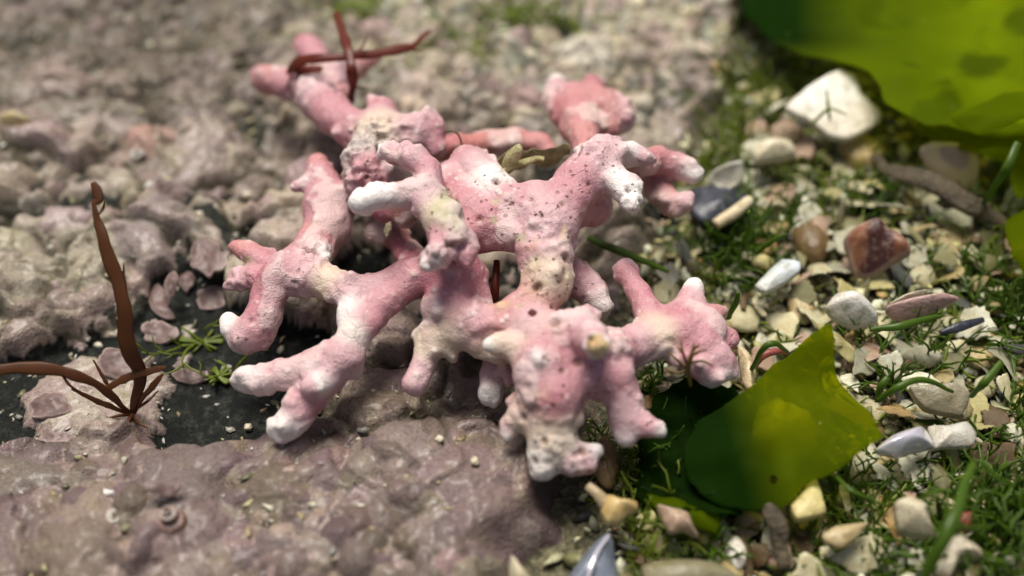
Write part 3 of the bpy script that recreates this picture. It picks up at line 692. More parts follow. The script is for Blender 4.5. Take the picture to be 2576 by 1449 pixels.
def plate(name, outline, h, m, label, cat, dome=.04, thick=.03, jag=.05, color=None, tx=0., ty=0., wrinkle=0., wscale=3., group=None, rings=7, land=None, sub=6, kind=None, shade_mottle=None, hole=None):
    """plate traced in plan: outline points are pixels dropped onto a tilted plane at height h"""
    cx = sum(a for a, b in outline)/len(outline); cy = sum(b for a, b in outline)/len(outline)
    hh = lambda a, b: h+tx*(a-cx)/100+ty*(cy-b)/100
    w = [P(a, b, hh(a, b)) for a, b in outline]
    A = np.array([[p.x, p.y, 1] for p in w]); co, *_ = np.linalg.lstsq(A, np.array([p.z for p in w]), rcond=None)
    zf = lambda x, y, s: co[0]*x+co[1]*y+co[2]+dome*(1-s**2)
    V, F, Sv, nt = disc([(p.x, p.y) for p in w], zf, rings, thick, jag, sub, len(LAND)*3.1+cx, wrinkle, wscale)
    at = {'rim': Sv}
    if hole:
        ax, ay = to_px(V[:, 0], V[:, 1], V[:, 2]); F = [f for f in F if math.hypot(np.mean([ax[i] for i in f])-hole[0], np.mean([ay[i] for i in f])-hole[1]) > hole[2]]; nt = len(F)
    if shade_mottle: ax, ay = to_px(V[:, 0], V[:, 1], V[:, 2]); at['shade_mottle'] = shade_mottle(ax, ay)
    o = centred(name, V, F, m, attrs=at)
    o.data.polygons.foreach_set('use_smooth', np.arange(len(F)) < nt)
    if color: o.color = (*color, 1)
    if label: tag(o, label, cat, group, kind); LAND.append((land, cx, cy, max(math.hypot(a-cx, b-cy) for a, b in outline)))
    return o
def band(name, pts, wid, m, label=None, cat=None, tr=.3, n=24, seg=8, wob=0., parent=None, color=None, group=None, land=None):
    """ribbon or rod: pts are (px, py, height), wid in pixels"""
    W3 = [P(a, b, c) for a, b, c in pts]; k = depth(W3[0])/FPX
    if name == 'blade': wid = np.interp(np.linspace(0, 1, 15), np.linspace(0, 1, len(wid)), wid)*RNG.uniform(.78, 1.25, 15); tr *= .6; n = max(n, 40)
    V, F = sweep(W3, [w*k for w in wid], tr, n, seg, wob)
    o = centred(name, V, F, m)
    if parent: o.parent = parent; o.location = o.location-parent.location
    if color: o.color = (*color, 1)
    if label: tag(o, label, cat, group); LAND.append((land, pts[len(pts)//2][0], pts[len(pts)//2][1], 30))
    return o
def blob(name, px, py, dh, rx_, ry_, rz, m, label, cat, color=None, rough=.12, seed=0, group=None, land=None, grounded=True, seg=28):
    c = PG(px, py, 0) if grounded else P(px, py, dh); k = depth(c)/FPX
    if grounded: c = P(px, py, c.z+dh)
    th = np.linspace(0, math.pi, seg//2+1); ph = np.linspace(0, 2*math.pi, seg, endpoint=False); V = [(0, 0, 1.)]; F = []
    for t in th[1:-1]:
        for p in ph: V.append((math.sin(t)*math.cos(p), math.sin(t)*math.sin(p), math.cos(t)))
    V.append((0, 0, -1.)); V = np.array(V); R_ = seg//2-1
    for j in range(seg): F.append((0, 1+j, 1+(j+1) % seg)); F.append((len(V)-1, 1+(R_-1)*seg+(j+1) % seg, 1+(R_-1)*seg+j))
    for r in range(R_-1):
        for j in range(seg): a = 1+r*seg; F.append((a+j, a+seg+j, a+seg+(j+1) % seg, a+(j+1) % seg))
    rough = max(rough, .16); V = V*(1+rough*fbm(V*1.6+seed, 3)+rough*.45*fbm(V*5+seed, 2))[:, None]*np.array((rx_*k, ry_*k/.85, rz*k))
    o = link(name, mesh_np(name, V, F, m), loc=c)
    if color: o.color = (*color, 1)
    if label: tag(o, label, cat, group); LAND.append((land, px, py, max(rx_, ry_)))
    return o
SH = M['shell']
alga_part('broken_tip', 1503, 868, .94, 26, M['stub'], (1, 1.1, .9), 3)['label'] = 'broken stump with exposed yellow core'
alga_part('debris_flake', 1492, 848, .97, 11, M['twig'], (1.2, .8, .5), 8)
# ---- shells and stones one can single out (right side)
plate('scallop_shell', [(1975, 268), (2040, 213), (2112, 176), (2152, 188), (2168, 236), (2222, 285), (2190, 320), (2130, 348), (2085, 338), (2035, 300)], .34, SH, 'large blurred white shell plate beside the bright green sea lettuce', 'shell', .0, .05, .05, (.84, .83, .74), ty=.10, land='large white shell plate')
plate('shell_fragment', [(2316, 372), (2345, 356), (2440, 365), (2464, 400), (2458, 450), (2412, 472), (2350, 430)], .30, mat('peach_shell', lambda N, L: prin(N, L, mix(N, L, ramp(N, L, N('Attribute', attribute_name='rim').outputs['Fac'], [(.45, 0), (.62, 1)]), (.50, .33, .31), (.78, .60, .38)), .4, bump(N, L, noise(N, L, N('TexCoord').outputs['Object'], 12), .3, .03))), 'peach shell fragment with a pinkish grey middle below the sea lettuce', 'shell fragment', .06, .05, .06, ty=.2, tx=-.05, land='peach shell with the pink middle')
plate('cockle_valve', [(2120, 605), (2158, 574), (2205, 557), (2243, 575), (2280, 610), (2287, 642), (2240, 668), (2180, 692), (2150, 690), (2134, 650)], .26, M['stripe'], 'dark red brown ribbed shell valve with yellowish stripes', 'shell', .07, .04, .07, wrinkle=.05, wscale=7, tx=.05, ty=.14, land='dark red brown ribbed valve')
band('bark_fragment', [(2192, 396, .20), (2290, 440, .30), (2400, 490, .30), (2480, 530, .24), (2552, 572, .16)], (8, 24, 28, 24, 8), M['dark'], 'long dark brown weathered fragment lying diagonally in the gravel', 'fragment', 0.45, 44, 12, .05, land='long dark brown fragment')
blob('pebble', 2165, 385, .05, 56, 50, 40, M['yellow'], 'blurred yellow pebble under the large white shell plate', 'pebble', rough=.15, seed=3, land='yellow pebble')
blob('pebble', 2040, 612, .05, 48, 60, 40, SH, 'brown olive oval pebble left of the dark ribbed valve', 'pebble', (.17, .11, .045), .15, 5, land='brown oval pebble')
plate('shell_fragment', [(1900, 718), (1930, 685), (1968, 652), (2012, 658), (2012, 682), (1960, 718), (1925, 733)], .24, SH, 'bluish white elongated shell shard right of the green algae', 'shell fragment', .04, .04, .04, (.72, .80, .84), land='bluish white shard')
plate('shell_fragment', [(2078, 772), (2108, 736), (2160, 733), (2200, 775), (2208, 808), (2150, 822), (2100, 802)], .26, SH, 'smooth rounded white shell piece above the green leaf', 'shell fragment', .08, .04, .03, (.80, .80, .77), ty=.15, land='smooth rounded white shell piece')
blob('pebble', 2015, 772, .06, 34, 46, 26, SH, 'smooth beige oval pebble left of the rounded white shell piece', 'pebble', (.60, .50, .29), .08, 9, land='beige oval pebble')
plate('shell_fragment', [(2228, 772), (2300, 748), (2370, 736), (2416, 750), (2335, 786), (2270, 802), (2240, 794)], .27, SH, 'pinkish mauve shell splinter pointing right', 'shell fragment', .03, .03, .05, (.56, .38, .38), ty=.2, land='pinkish mauve splinter')
plate('shell_fragment', [(2232, 768), (2275, 742), (2330, 728), (2320, 746), (2260, 766)], .29, SH, 'bright cream shell strip just above the pinkish mauve splinter', 'shell fragment', .03, .03, .08, (.82, .76, .60), ty=.2, land='bright cream strip')
plate('nacre_fragment', [(2202, 1131), (2246, 1094), (2317, 1071), (2341, 1097), (2348, 1123), (2306, 1136), (2258, 1149), (2224, 1142)], .24, M['nacre'], 'shiny mother of pearl shell fragment touching the green leaf', 'shell fragment', .08, .025, .03, tx=-.04, ty=.05, land='mother of pearl fragment')
plate('shell_fragment', [(2335, 1073), (2385, 1070), (2432, 1060), (2456, 1090), (2446, 1120), (2376, 1125), (2350, 1127)], .21, SH, 'translucent greyish white shell fragment right of the mother of pearl piece', 'shell fragment', .05, .03, .05, (.62, .62, .58), land='greyish white fragment')
plate('shell_fragment', [(2051, 1195), (2078, 1280), (2066, 1292), (2006, 1303), (1990, 1270), (2025, 1230)], .26, SH, 'pale yellow triangular shell fragment under the lower tip of the leaf', 'shell fragment', .02, .05, .04, (.62, .55, .24), land='pale yellow triangular fragment')
plate('mussel_shell', [(1738, 478), (1800, 462), (1865, 470), (1884, 500), (1838, 560), (1765, 560), (1735, 530)], .18, M['mussel'], 'dark blue black mussel shell behind the pink alga', 'mussel', .05, .04, .06, wrinkle=.05, wscale=5, land='dark blue mussel shell')
band('tube_fragment', [(1888, 505, .26), (1845, 535, .28), (1798, 566, .26)], (13, 17, 14), SH, 'cream rod shaped fragment across the dark blue mussel shell', 'fragment', .9, 14, 10, .01, color=(.72, .64, .44), land='cream rod shaped fragment')
plate('shell_fragment', [(1785, 447), (1802, 424), (1868, 403), (1864, 452), (1832, 476), (1795, 466)], .25, SH, 'jagged white shell chip above the dark blue mussel shell', 'shell fragment', -.03, .03, .10, (.72, .74, .66), ty=.2, land='jagged white chip')
plate('shell_fragment', [(1890, 366), (1940, 352), (1992, 358), (2004, 388), (1950, 398), (1900, 402)], .25, SH, 'bright cream white oblong shell piece below the large white plate', 'shell fragment', .08, .05, .04, (.80, .77, .60), land='bright oblong shell piece')
mu = plate('mussel_shell', [(1534, 1335), (1548, 1400), (1552, 1500), (1410, 1510), (1432, 1445), (1485, 1375)], .16, M['musselin'], 'blue grey mussel shell with a pale rim at the bottom edge', 'mussel', .09, .03, .02, land='blue grey mussel at the bottom edge')
band('shell_rim', [(1534, 1345, .235), (1505, 1385, .27), (1488, 1425, .27), (1478, 1460, .25)], (3, 6, 7, 4), M['nacre'], tr=.5, parent=mu)
ys = plate('shell_fragment', [(1510, 1262), (1526, 1244), (1562, 1258), (1602, 1262), (1604, 1280), (1577, 1295), (1560, 1312), (1530, 1314), (1512, 1290)], .26, M['yellow'], 'orange yellow shell fragment with a stalk beneath the pink alga', 'shell fragment', .07, .04, .05, land='orange yellow stalked fragment')
band('stalk', [(1478, 1222, .30), (1500, 1240, .30), (1524, 1268, .27)], (12, 14, 20), SH, tr=.6, parent=ys, color=(.50, .42, .27))
plate('whelk_fragment', [(1654, 1274), (1682, 1278), (1732, 1293), (1742, 1318), (1758, 1348), (1720, 1336), (1690, 1340), (1668, 1312)], .24, SH, 'pinkish beige ridged shell fragment below the dark green blade', 'shell fragment', .07, .04, .06, (.56, .43, .35), wrinkle=.05, wscale=9, land='pinkish ridged fragment')
blob('pebble', 1852, 1392, .08, 26, 40, 24, SH, 'small bright white pebble below the dark green blade', 'pebble', (.84, .82, .74), .08, 14, land='small bright white pebble')
plate('flat_stone', [(1612, 1425), (1700, 1405), (1790, 1412), (1862, 1452), (1760, 1490), (1640, 1480)], .18, SH, 'flat olive grey stone at the bottom edge', 'stone', .06, .10, .05, (.25, .24, .15), land='flat olive grey stone')
blob('pebble', 1525, 1165, .06, 36, 62, 34, SH, 'smooth tan brown pebble tucked under the alga tip', 'pebble', (.30, .20, .10), .08, 21, land='tan brown pebble')
plate('shell_fragment', [(1286, 1396), (1312, 1425), (1345, 1475), (1300, 1485), (1280, 1449)], .28, SH, 'pointed cream shell tip at the bottom edge of the rock', 'shell fragment', .07, .05, .03, (.70, .63, .46), land='pointed cream shell tip')
band('twig', [(1898, 1268, .24), (1945, 1295, .26), (1965, 1340, .22), (1962, 1420, .14)], (12, 24, 24, 16), M['dark'], 'grey brown bent twig below the green leaf', 'twig', .5, 24, 9, .03, land='grey brown bent twig')
plate('shell_fragment', [(2252, 1266), (2290, 1248), (2332, 1268), (2342, 1320), (2360, 1356), (2300, 1344), (2262, 1330)], .25, SH, 'angular cream shell fragment right of the leaf tip', 'shell fragment', .07, .05, .06, (.62, .57, .42), ty=.1, land='angular cream fragment')
plate('shell_fragment', [(2352, 1402), (2372, 1360), (2412, 1346), (2445, 1368), (2474, 1402), (2420, 1412), (2392, 1445), (2362, 1430)], .24, SH, 'twisted cream white shell fragment near the lower right corner', 'shell fragment', .09, .05, .08, (.66, .60, .46), wrinkle=.06, wscale=6, land='twisted cream fragment')
blob('pebble', 2463, 897, .05, 52, 34, 20, SH, 'flat round yellow cream pebble close to the right edge', 'pebble', (.66, .56, .30), .06, 25, land='round yellow cream pebble')
plate('flat_stone', [(2288, 972), (2340, 968), (2400, 962), (2442, 990), (2420, 1042), (2372, 1036), (2326, 1024)], .24, SH, 'flat grey beige angular chip right of the green leaf', 'stone', .02, .05, .04, (.34, .32, .24), ty=.1, land='flat grey beige chip')
plate('shell_fragment', [(2068, 1346), (2102, 1324), (2184, 1314), (2160, 1346), (2120, 1376), (2078, 1362)], .23, SH, 'tan leaf shaped shell flake below the yellow triangle', 'shell fragment', .03, .03, .05, (.55, .46, .27), land='tan leaf shaped flake')
plate('shell_fragment', [(2404, 1290), (2452, 1288), (2442, 1332), (2400, 1326)], .20, SH, 'small dark red shell piece near the twisted cream fragment', 'shell fragment', .04, .04, .05, (.30, .07, .06), land='small dark red piece')
band('mussel_splinter', [(2366, 838, .22), (2415, 822, .24), (2474, 804, .22)], (6, 13, 7), M['mussel'], 'narrow dark navy mussel splinter close to the right edge', 'mussel', .5, 14, 8, land='dark navy splinter')
band('curved_shell_fragment', [(1893, 930, .26), (1915, 898, .33), (1950, 884, .34), (1982, 888, .26)], (7, 10, 9, 5), mat('maroon_shell', m_plain((.20, .03, .03), (.36, .10, .08), 12, .35)), 'curved maroon shell rim against the left edge of the leaf', 'shell fragment', .6, 18, 8, land='curved maroon rim')
plate('shell_fragment', [(1856, 868), (1882, 885), (1902, 932), (1892, 988), (1868, 962)], .26, SH, 'cream orange pointed flake between the pink alga and the leaf', 'shell fragment', .05, .04, .05, (.66, .54, .36), land='cream orange pointed flake')
blob('pebble', 1965, 1100, .05, 96, 78, 60, SH, 'bright cream pebble glowing through the green leaf from beneath', 'pebble', (.86, .80, .50), .38, 33, land='pebble under the leaf')
# ---- sea lettuce
plate('sea_lettuce', [(2084, 823), (2098, 880), (2108, 925), (2145, 975), (2192, 1020), (2210, 1060), (2222, 1100), (2180, 1130), (2130, 1165), (2085, 1190), (2035, 1205), (1995, 1255), (1940, 1287), (1870, 1290), (1790, 1265), (1735, 1215), (1720, 1140), (1760, 1060), (1840, 1005), (1895, 965), (1950, 915), (2010, 880)], .40, M['leaf'], 'bright olive green translucent sea lettuce leaf standing right of the pink alga', 'seaweed', .03, .008, .035, ty=.06, tx=.03, wrinkle=.11, wscale=2.6, rings=24, land='green leaf', shade_mottle=lambda ax, ay: np.clip((1955-ax+.3*(ay-1100))/120, 0, 1), hole=(1945, 1207, 11))  # left side darkened in colour to paint the shade on it
plate('sea_lettuce', [(1640, 1010), (1700, 985), (1760, 960), (1830, 985), (1890, 1030), (1900, 1120), (1890, 1230), (1870, 1290), (1800, 1300), (1740, 1288), (1690, 1300), (1640, 1262), (1600, 1215), (1612, 1150), (1580, 1110), (1625, 1065)], .22, M['leafshade'], 'very dark green ruffled sea lettuce blade added as painted shade under the pink alga', 'seaweed', .03, .008, .12, wrinkle=.16, wscale=3.5, rings=20, land='dark green blade')  # second sheet added, its dark colour stands in for shade
plate('sea_lettuce', [(1625, 1245), (1690, 1252), (1760, 1280), (1810, 1300), (1800, 1345), (1740, 1330), (1670, 1310)], .17, M['leaf'], 'small yellow green sea lettuce scrap at the foot of the dark blade', 'seaweed', .04, .008, .05, wrinkle=.06, wscale=4, rings=8, land='yellow green scrap')
def thick(ax, ay):
    """green tone of the big sheet: backlight gradient painted into the colour, plus random blotches"""
    d = np.maximum(np.clip((2330-ax)/330, 0, 1)*np.clip((210-ay)/110, 0, 1), .42*np.clip((2480-ax)/200, 0, 1)); d = np.maximum(d, .5*np.clip((ay-235)/70, 0, 1)*np.clip((2560-ax)/60, 0, 1))
    q = fbm(np.stack([ax/95, ay/55, np.zeros(len(ax))], 1), 3); d = np.maximum(d, np.clip(q*2.8-.15, 0, .55))
    return np.clip(d, 0, 1)
plate('sea_lettuce', [(1840, -140), (1872, -30), (1905, 40), (1962, 92), (2075, 132), (2165, 180), (2205, 235), (2232, 290), (2330, 342), (2450, 336), (2575, 330), (2800, 330), (2950, 60), (2850, -260), (2300, -340), (1980, -260)], .50, M['leafbright'], 'large blurred yellow green sea lettuce sheet filling the upper right corner', 'seaweed', .05, .01, .02, wrinkle=.20, wscale=1.5, rings=44, sub=8, land='big sea lettuce sheet', shade_mottle=thick)
plate('sea_lettuce', [(2395, 285), (2470, 250), (2580, 225), (2720, 220), (2720, 300), (2580, 312), (2470, 312)], .72, M['leaf'], 'narrow crinkled fold of sea lettuce lying on the big sheet near the right edge', 'seaweed', .05, .01, .08, wrinkle=.16, wscale=3.0, rings=12)
plate('sea_lettuce', [(2290, 335), (2420, 322), (2580, 326), (2680, 360), (2640, 470), (2560, 500), (2520, 420), (2400, 380)], .36, M['leaf'], 'yellow tinged sea lettuce edge above the peach shell', 'seaweed', .02, .01, .04, wrinkle=.10, wscale=2, rings=12, land='yellow tinged edge')
plate('sea_lettuce', [(2530, 560), (2600, 530), (2700, 560), (2700, 660), (2600, 690), (2545, 640)], .34, M['leaf'], 'small bright green scrap of sea lettuce cut by the right edge', 'seaweed', .05, .01, .06, wrinkle=.08, wscale=3, rings=8, land='scrap at the right edge')
# ---- red and brown algae
ra = empty('red_alga', PG(885, 262))
tag(ra, 'dark red crossed strands of seaweed lying over the rear arm of the pink alga', 'seaweed')
band('blade', [(846, 30, .80), (862, 80, .84), (876, 130, .86), (887, 190, .78), (884, 262, .50)], (9, 11, 12, 12, 8), M['red'], tr=.3, n=30, wob=.012, parent=ra)
band('blade', [(722, 186, .62), (745, 160, .72), (800, 146, .80), (880, 138, .82), (960, 130, .80), (1025, 120, .78), (1050, 106, .76), (1083, 74, .74)], (6, 16, 11, 10, 12, 12, 8, 5), M['red'], tr=.3, n=40, wob=.014, parent=ra)
band('blade', [(735, 168, .66), (765, 178, .68), (812, 172, .70)], (9, 17, 6), M['red'], tr=.15, n=16, parent=ra)
ba = empty('brown_alga', PG(338, 1040))
tag(ba, 'red brown strap like seaweed tuft on the left rock with one tall upright blade', 'seaweed')
zb = PG(338, 1040).z
band('blade', [(338, 1042, zb), (346, 960, zb+.18), (322, 850, zb+.42), (296, 720, zb+.62), (270, 610, zb+.76), (246, 545, zb+.84), (240, 512, zb+.88), (252, 495, zb+.9), (236, 458, zb+.94)], (6, 14, 22, 17, 13, 9, 5, 14, 6), M['brown'], tr=.22, n=48, wob=.02, parent=ba)
band('blade', [(334, 1040, zb), (290, 1005, zb+.12), (225, 958, zb+.25), (150, 935, zb+.32), (60, 925, zb+.36), (-80, 935, zb+.36)], (5, 9, 12, 14, 15, 14), M['brown'], tr=.22, n=30, wob=.015, parent=ba)
band('blade', [(340, 1040, zb), (360, 1000, zb+.1), (385, 970, zb+.2), (412, 940, zb+.27)], (5, 9, 9, 4), M['brown'], tr=.25, n=18, wob=.01, parent=ba)
band('blade', [(334, 1042, zb), (285, 1022, zb+.08), (230, 1003, zb+.15), (180, 975, zb+.2)], (4, 7, 7, 3), M['brown'], tr=.3, n=18, wob=.012, parent=ba)
band('blade', [(255, 985, zb+.16), (320, 950, zb+.22), (420, 925, zb+.26)], (6, 11, 5), M['brown'], tr=.15, n=18, wob=.012, parent=ba)
band('blade', [(334, 1040, zb), (322, 1060, zb+.04), (314, 1088, zb+.02)], (5, 5, 3), M['brown'], tr=.5, n=12, parent=ba)
band('blade', [(290, 1010, zb+.1), (262, 950, zb+.2), (235, 905, zb+.26)], (4, 5, 2), M['brown'], tr=.4, n=14, wob=.01, parent=ba)
for pts in ([(338, 1040, zb), (372, 1015, zb+.06), (405, 985, zb+.05)], [(336, 1042, zb), (300, 1040, zb+.05), (262, 1048, zb+.04)], [(338, 1040, zb), (352, 1064, zb+.03), (372, 1078, zb+.02)], [(150, 938, zb+.30), (170, 965, zb+.26), (205, 985, zb+.2)], [(246, 545, zb+.84), (262, 520, zb+.86), (270, 500, zb+.9)], [(290, 720, zb+.62), (306, 690, zb+.66), (312, 660, zb+.7)]):
    band('frond', pts, (3, 4, 1.5), M['brown'], tr=.4, n=16, seg=6, wob=.02, parent=ba)
for pts in ([(878, 140, .84), (905, 120, .86), (922, 92, .88)], [(885, 230, .66), (905, 222, .62), (930, 226, .56)], [(1025, 120, .78), (1040, 126, .76), (1062, 128, .74)], [(745, 165, .72), (728, 200, .64), (722, 226, .56)]):
    band('frond', pts, (3, 3.5, 1.5), M['red'], tr=.5, n=14, seg=6, wob=.02, parent=ra)
# little branched twig alga clinging to the far right fan
tw = empty('twig_alga', P(1735, 968, .50))
tag(tw, 'tiny olive brown branching seaweed clinging in front of the right fan of the pink alga', 'seaweed')
band('stem', [(1738, 970, .50), (1730, 925, .60), (1738, 895, .66), (1746, 866, .70)], (4, 7, 6, 3), M['twig'], tr=.8, n=16, seg=7, wob=.008, parent=tw)
for pts in ([(1730, 925, .60), (1718, 890, .68), (1711, 854, .72)], [(1732, 915, .62), (1765, 908, .66), (1793, 922, .64)], [(1738, 895, .66), (1758, 885, .70), (1778, 880, .70)], [(1730, 930, .58), (1700, 905, .62), (1680, 886, .62)], [(1742, 880, .68), (1760, 868, .72)], [(1728, 930, .58), (1705, 938, .58), (1675, 930, .56)], [(1718, 890, .68), (1703, 872, .70)]):
    band('branch', pts, (4, 3.5, 2), M['twig'], tr=.8, n=10, seg=6, wob=.006, parent=tw)
blob('debris', 1690, 938, .54, 20, 15, 14, M['debris'], 'crumb of pale brown debris caught beside the tiny branching seaweed', 'debris', rough=.5, seed=4, grounded=False, land='debris crumb')
blob('debris', 975, 578, .90, 10, 22, 9, M['debris'], 'pale glassy crumb hanging below the upper white finger', 'debris', rough=.5, seed=8, grounded=False)
# yellowish curled crust behind the fork
oc = plate('curled_crust', [(1236, 440), (1250, 408), (1290, 388), (1335, 392), (1385, 384), (1432, 372), (1440, 392), (1405, 410), (1375, 420), (1330, 418), (1285, 440), (1260, 458)], .72, M['olive'], 'olive yellow curled crust wedged in the rear fork of the pink alga', 'crust', .05, .03, .10, wrinkle=.12, wscale=7, rings=9, ty=.25)
band('fold', [(1282, 432, .76), (1290, 405, .84), (1308, 378, .92)], (15, 19, 14), M['olive'], tr=.7, n=18, seg=10, wob=.05, parent=oc)
band('fold', [(1262, 448, .74), (1310, 420, .80), (1362, 408, .80)], (8, 10, 7), M['olive'], tr=.6, n=18, seg=8, wob=.05, parent=oc)
band('red_seaweed_stub', [(1244, 765, .42), (1246, 720, .50), (1250, 655, .56)], (9, 11, 8), M['red'], 'short dark red stem standing in the hollow between the branches', 'seaweed', .8, 14, 8)
band('dark_thread', [(1118, 335, .76), (1135, 330, .80), (1155, 342, .78), (1165, 380, .70)], (2.5, 2.5, 2.5, 2), M['twig'], 'thin dark thread arching over the salmon red rear branch', 'seaweed', 1, 18, 6)
# ---- things on the rock
def spiral(name, px, py, R, m, label, r=.3, turns=1.7, dh=-.015):
    c = PG(px, py); k = depth(c)/FPX*R; k *= .8; pts = [(k*(1-.62*t)*math.cos(t*turns*6.283), k*(1-.62*t)*math.sin(t*turns*6.283), dh+k*.35*t) for t in np.linspace(0, 1, 16)]
    V, F = sweep(pts, [k*r, k*r*.8, k*r*.55], 1, 48, 9, .02*k/.05, ref=(0, 0, 1.)); o = link(name, mesh_np(name, V, F, m), loc=c); return tag(o, label, 'worm tube', 'spiral worm tubes on the rock')
spiral('worm_tube', 572, 928, 20, M['worm'], 'white coiled worm tube on the dark slate beside the left fingers')
spiral('worm_tube', 345, 385, 22, M['worm'], 'pale coiled worm tube below the pinkish crust lump on the rear rock')
spiral('worm_tube', 290, 1296, 28, M['worm'], 'beige coiled worm tube left of the red ringed snail')
spiral('worm_tube', 155, 1385, 24, M['worm'], 'white coiled worm tube in the lower left corner')
spiral('worm_tube', 722, 1122, 20, M['worm'], 'grey coiled worm tube just right of the lowest white finger')
sn = empty('snail', PG(432, 1312)); tag(sn, 'small red brown snail with white rings on the front left rock', 'snail')
sn.location.z -= .035; c0 = sn.location; k0 = depth(c0)/FPX*.85
def lathe(prof, seg=28): 
    V = [(r*math.cos(6.283*j/seg), r*math.sin(6.283*j/seg), z) for r, z in prof for j in range(seg)]
    F = [(i*seg+j, i*seg+(j+1) % seg, (i+1)*seg+(j+1) % seg, (i+1)*seg+j) for i in range(len(prof)-1) for j in range(seg)]
    return V, F
V, F = lathe([(42*k0, -.05), (44*k0, .03), (36*k0, .07), (30*k0, .06), (26*k0, .09), (18*k0, .12), (15*k0, .11), (10*k0, .14), (.001, .15)])
link('shell', mesh_np('snail_shell', V, F, mat('snail_shell', m_plain((.10, .035, .025), (.26, .15, .11), 16, .3, coat=.5))), sn)
V, F = sweep([(22*k0*math.cos(t), 22*k0*math.sin(t), .105) for t in np.linspace(0, 6.283, 20)], [3*k0, 3*k0], 1, 36, 7, ref=(0, 0, 1.)); link('ring', mesh_np('ring', V, F, M['worm']), sn)
V, F = sweep([(11*k0*math.cos(t), 11*k0*math.sin(t), .135) for t in np.linspace(0, 6.283, 20)], [2.5*k0, 2.5*k0], 1, 30, 7, ref=(0, 0, 1.)); link('ring', mesh_np('ring', V, F, M['worm']), sn)
for ol, dh, lab in (
    ([(482, 748), (500, 728), (530, 720), (565, 726), (583, 745), (562, 766), (530, 776), (500, 772)], .13, 'oval pinkish brown coralline scale left of the two warty nubs'),
    ([(348, 835), (372, 812), (410, 806), (442, 828), (442, 852), (412, 862), (372, 852)], .13, 'broad coralline scale with pale rim right of the tall brown blade'),
    ([(434, 938), (470, 924), (522, 934), (518, 954), (480, 960), (446, 952)], .12, 'narrow coralline scale with pale rim at the foot of the yellow green weed'),
    ([(414, 716), (420, 692), (436, 682), (448, 696), (446, 720), (430, 738)], .14, 'small upright coralline lobe on the left of a pair over the slate'),
    ([(450, 716), (456, 690), (474, 680), (490, 694), (486, 716), (468, 736)], .14, 'small upright coralline lobe on the right of a pair over the slate'),
    ([(372, 735), (400, 722), (432, 745), (425, 775), (440, 800), (405, 805), (380, 775)], .10, 'tall mauve coralline scale above the broad pale rimmed one'),
    ([(470, 640), (500, 612), (540, 610), (572, 632), (560, 668), (525, 692), (490, 675)], .11, 'flat grey mauve coralline scale behind the warty nubs'),
    ([(370, 1220), (395, 1212), (430, 1222), (452, 1216), (450, 1236), (410, 1240), (380, 1238)], .30, 'curled grey crust rim behind the red brown snail'),
    ([(250, 900), (300, 870), (350, 890), (370, 930), (330, 950), (270, 945)], .18, 'pale lobed coralline scale behind the base of the brown tuft'),
    ([(70, 1010), (110, 985), (160, 995), (180, 1030), (130, 1055), (85, 1045)], .14, 'pale lobed coralline scale at the left end of the crust island')):
    gz = PG(sum(a for a, b in ol)/len(ol), sum(b for a, b in ol)/len(ol)).z
    plate('coralline_scale', ol, gz+dh*.22, M['scale'], lab, 'coralline crust', .015, .02, .42, ty=.03, wrinkle=.04, wscale=9, group='coralline scales on the slate', rings=8)
plate('shell_fragment', [(-6, 292), (32, 278), (76, 300), (42, 320), (8, 316)], PG(35, 300).z+.06, SH, 'pale yellow shell fragment on the rock at the left edge', 'shell fragment', .03, .03, .08, (.60, .52, .30), ty=.2)
# ------------------------------------------------------------------ loose shell gravel
def proto_flake(seed, corners, asp, curv, thick=.08):
    r_ = np.random.default_rng(seed); m = 26; th = np.linspace(0, 6.283, m, endpoint=False)
    an = np.sort((np.arange(corners)+r_.uniform(-.32, .32, corners))*6.283/corners); dd = r_.uniform(.65, 1, corners)
    rr = np.min([np.where(np.cos(th-a) > .12, d/np.maximum(np.cos(th-a), .12), 9) for a, d in zip(an, dd)], 0); rr = np.minimum(rr, 1.25)*(1+.085*r_.standard_normal(m))
    o = np.stack([np.cos(th)*rr*asp, np.sin(th)*rr/asp], 1)
    V, F, Sv, nt = disc(o, lambda x, y, s: curv*(.25-(y*y)*.6-(x*x)*.12), 5, thick, 0, 1, seed, .10, 1.4)
    return V, F, nt
def proto_pebble(seed, s3):
    V = []; F = []; seg = 16; R_ = 7
    for i in range(1, R_+1):
        t = math.pi*i/(R_+1)
        for j in range(seg): p = 6.283*j/seg; V.append((math.sin(t)*math.cos(p), math.sin(t)*math.sin(p), math.cos(t)))
    V += [(0, 0, 1), (0, 0, -1)]; n = len(V)
    for i in range(R_-1):
        for j in range(seg): F.append((i*seg+j, (i+1)*seg+j, (i+1)*seg+(j+1) % seg, i*seg+(j+1) % seg))
    for j in range(seg): F.append((n-2, j, (j+1) % seg)); F.append((n-1, (R_-1)*seg+(j+1) % seg, (R_-1)*seg+j))
    V = np.array(V); V = V*(1+.22*fbm(V*1.3+seed*7, 3))[:, None]*np.array(s3); return V, F, len(F)
def proto_rod(seed):
    r_ = np.random.default_rng(seed); V, F = sweep([(-1, r_.uniform(-.2, .2), 0), (-.3, .15, .1), (.4, r_.uniform(-.3, .3), .05), (1, 0, 0)], [.20, .26, .22, .16], .8, 14, 8, .08, (0, 0, 1.)); return np.array(V), F, len(F)-2
def proto_valve(seed):
    th = np.linspace(-1.15, 1.15, 19); o = [(-.1, -.8)]+[(math.sin(t)*1.0, -.8+1.6*math.cos(t*.62)) for t in th]
    V, F, Sv, nt = disc(o, lambda x, y, s: .45*(1-s**2)+.05*np.cos(np.arctan2(x, y+.85)*16)*s, 7, .10, 0, 2, seed, .04, 2); return V, F, nt
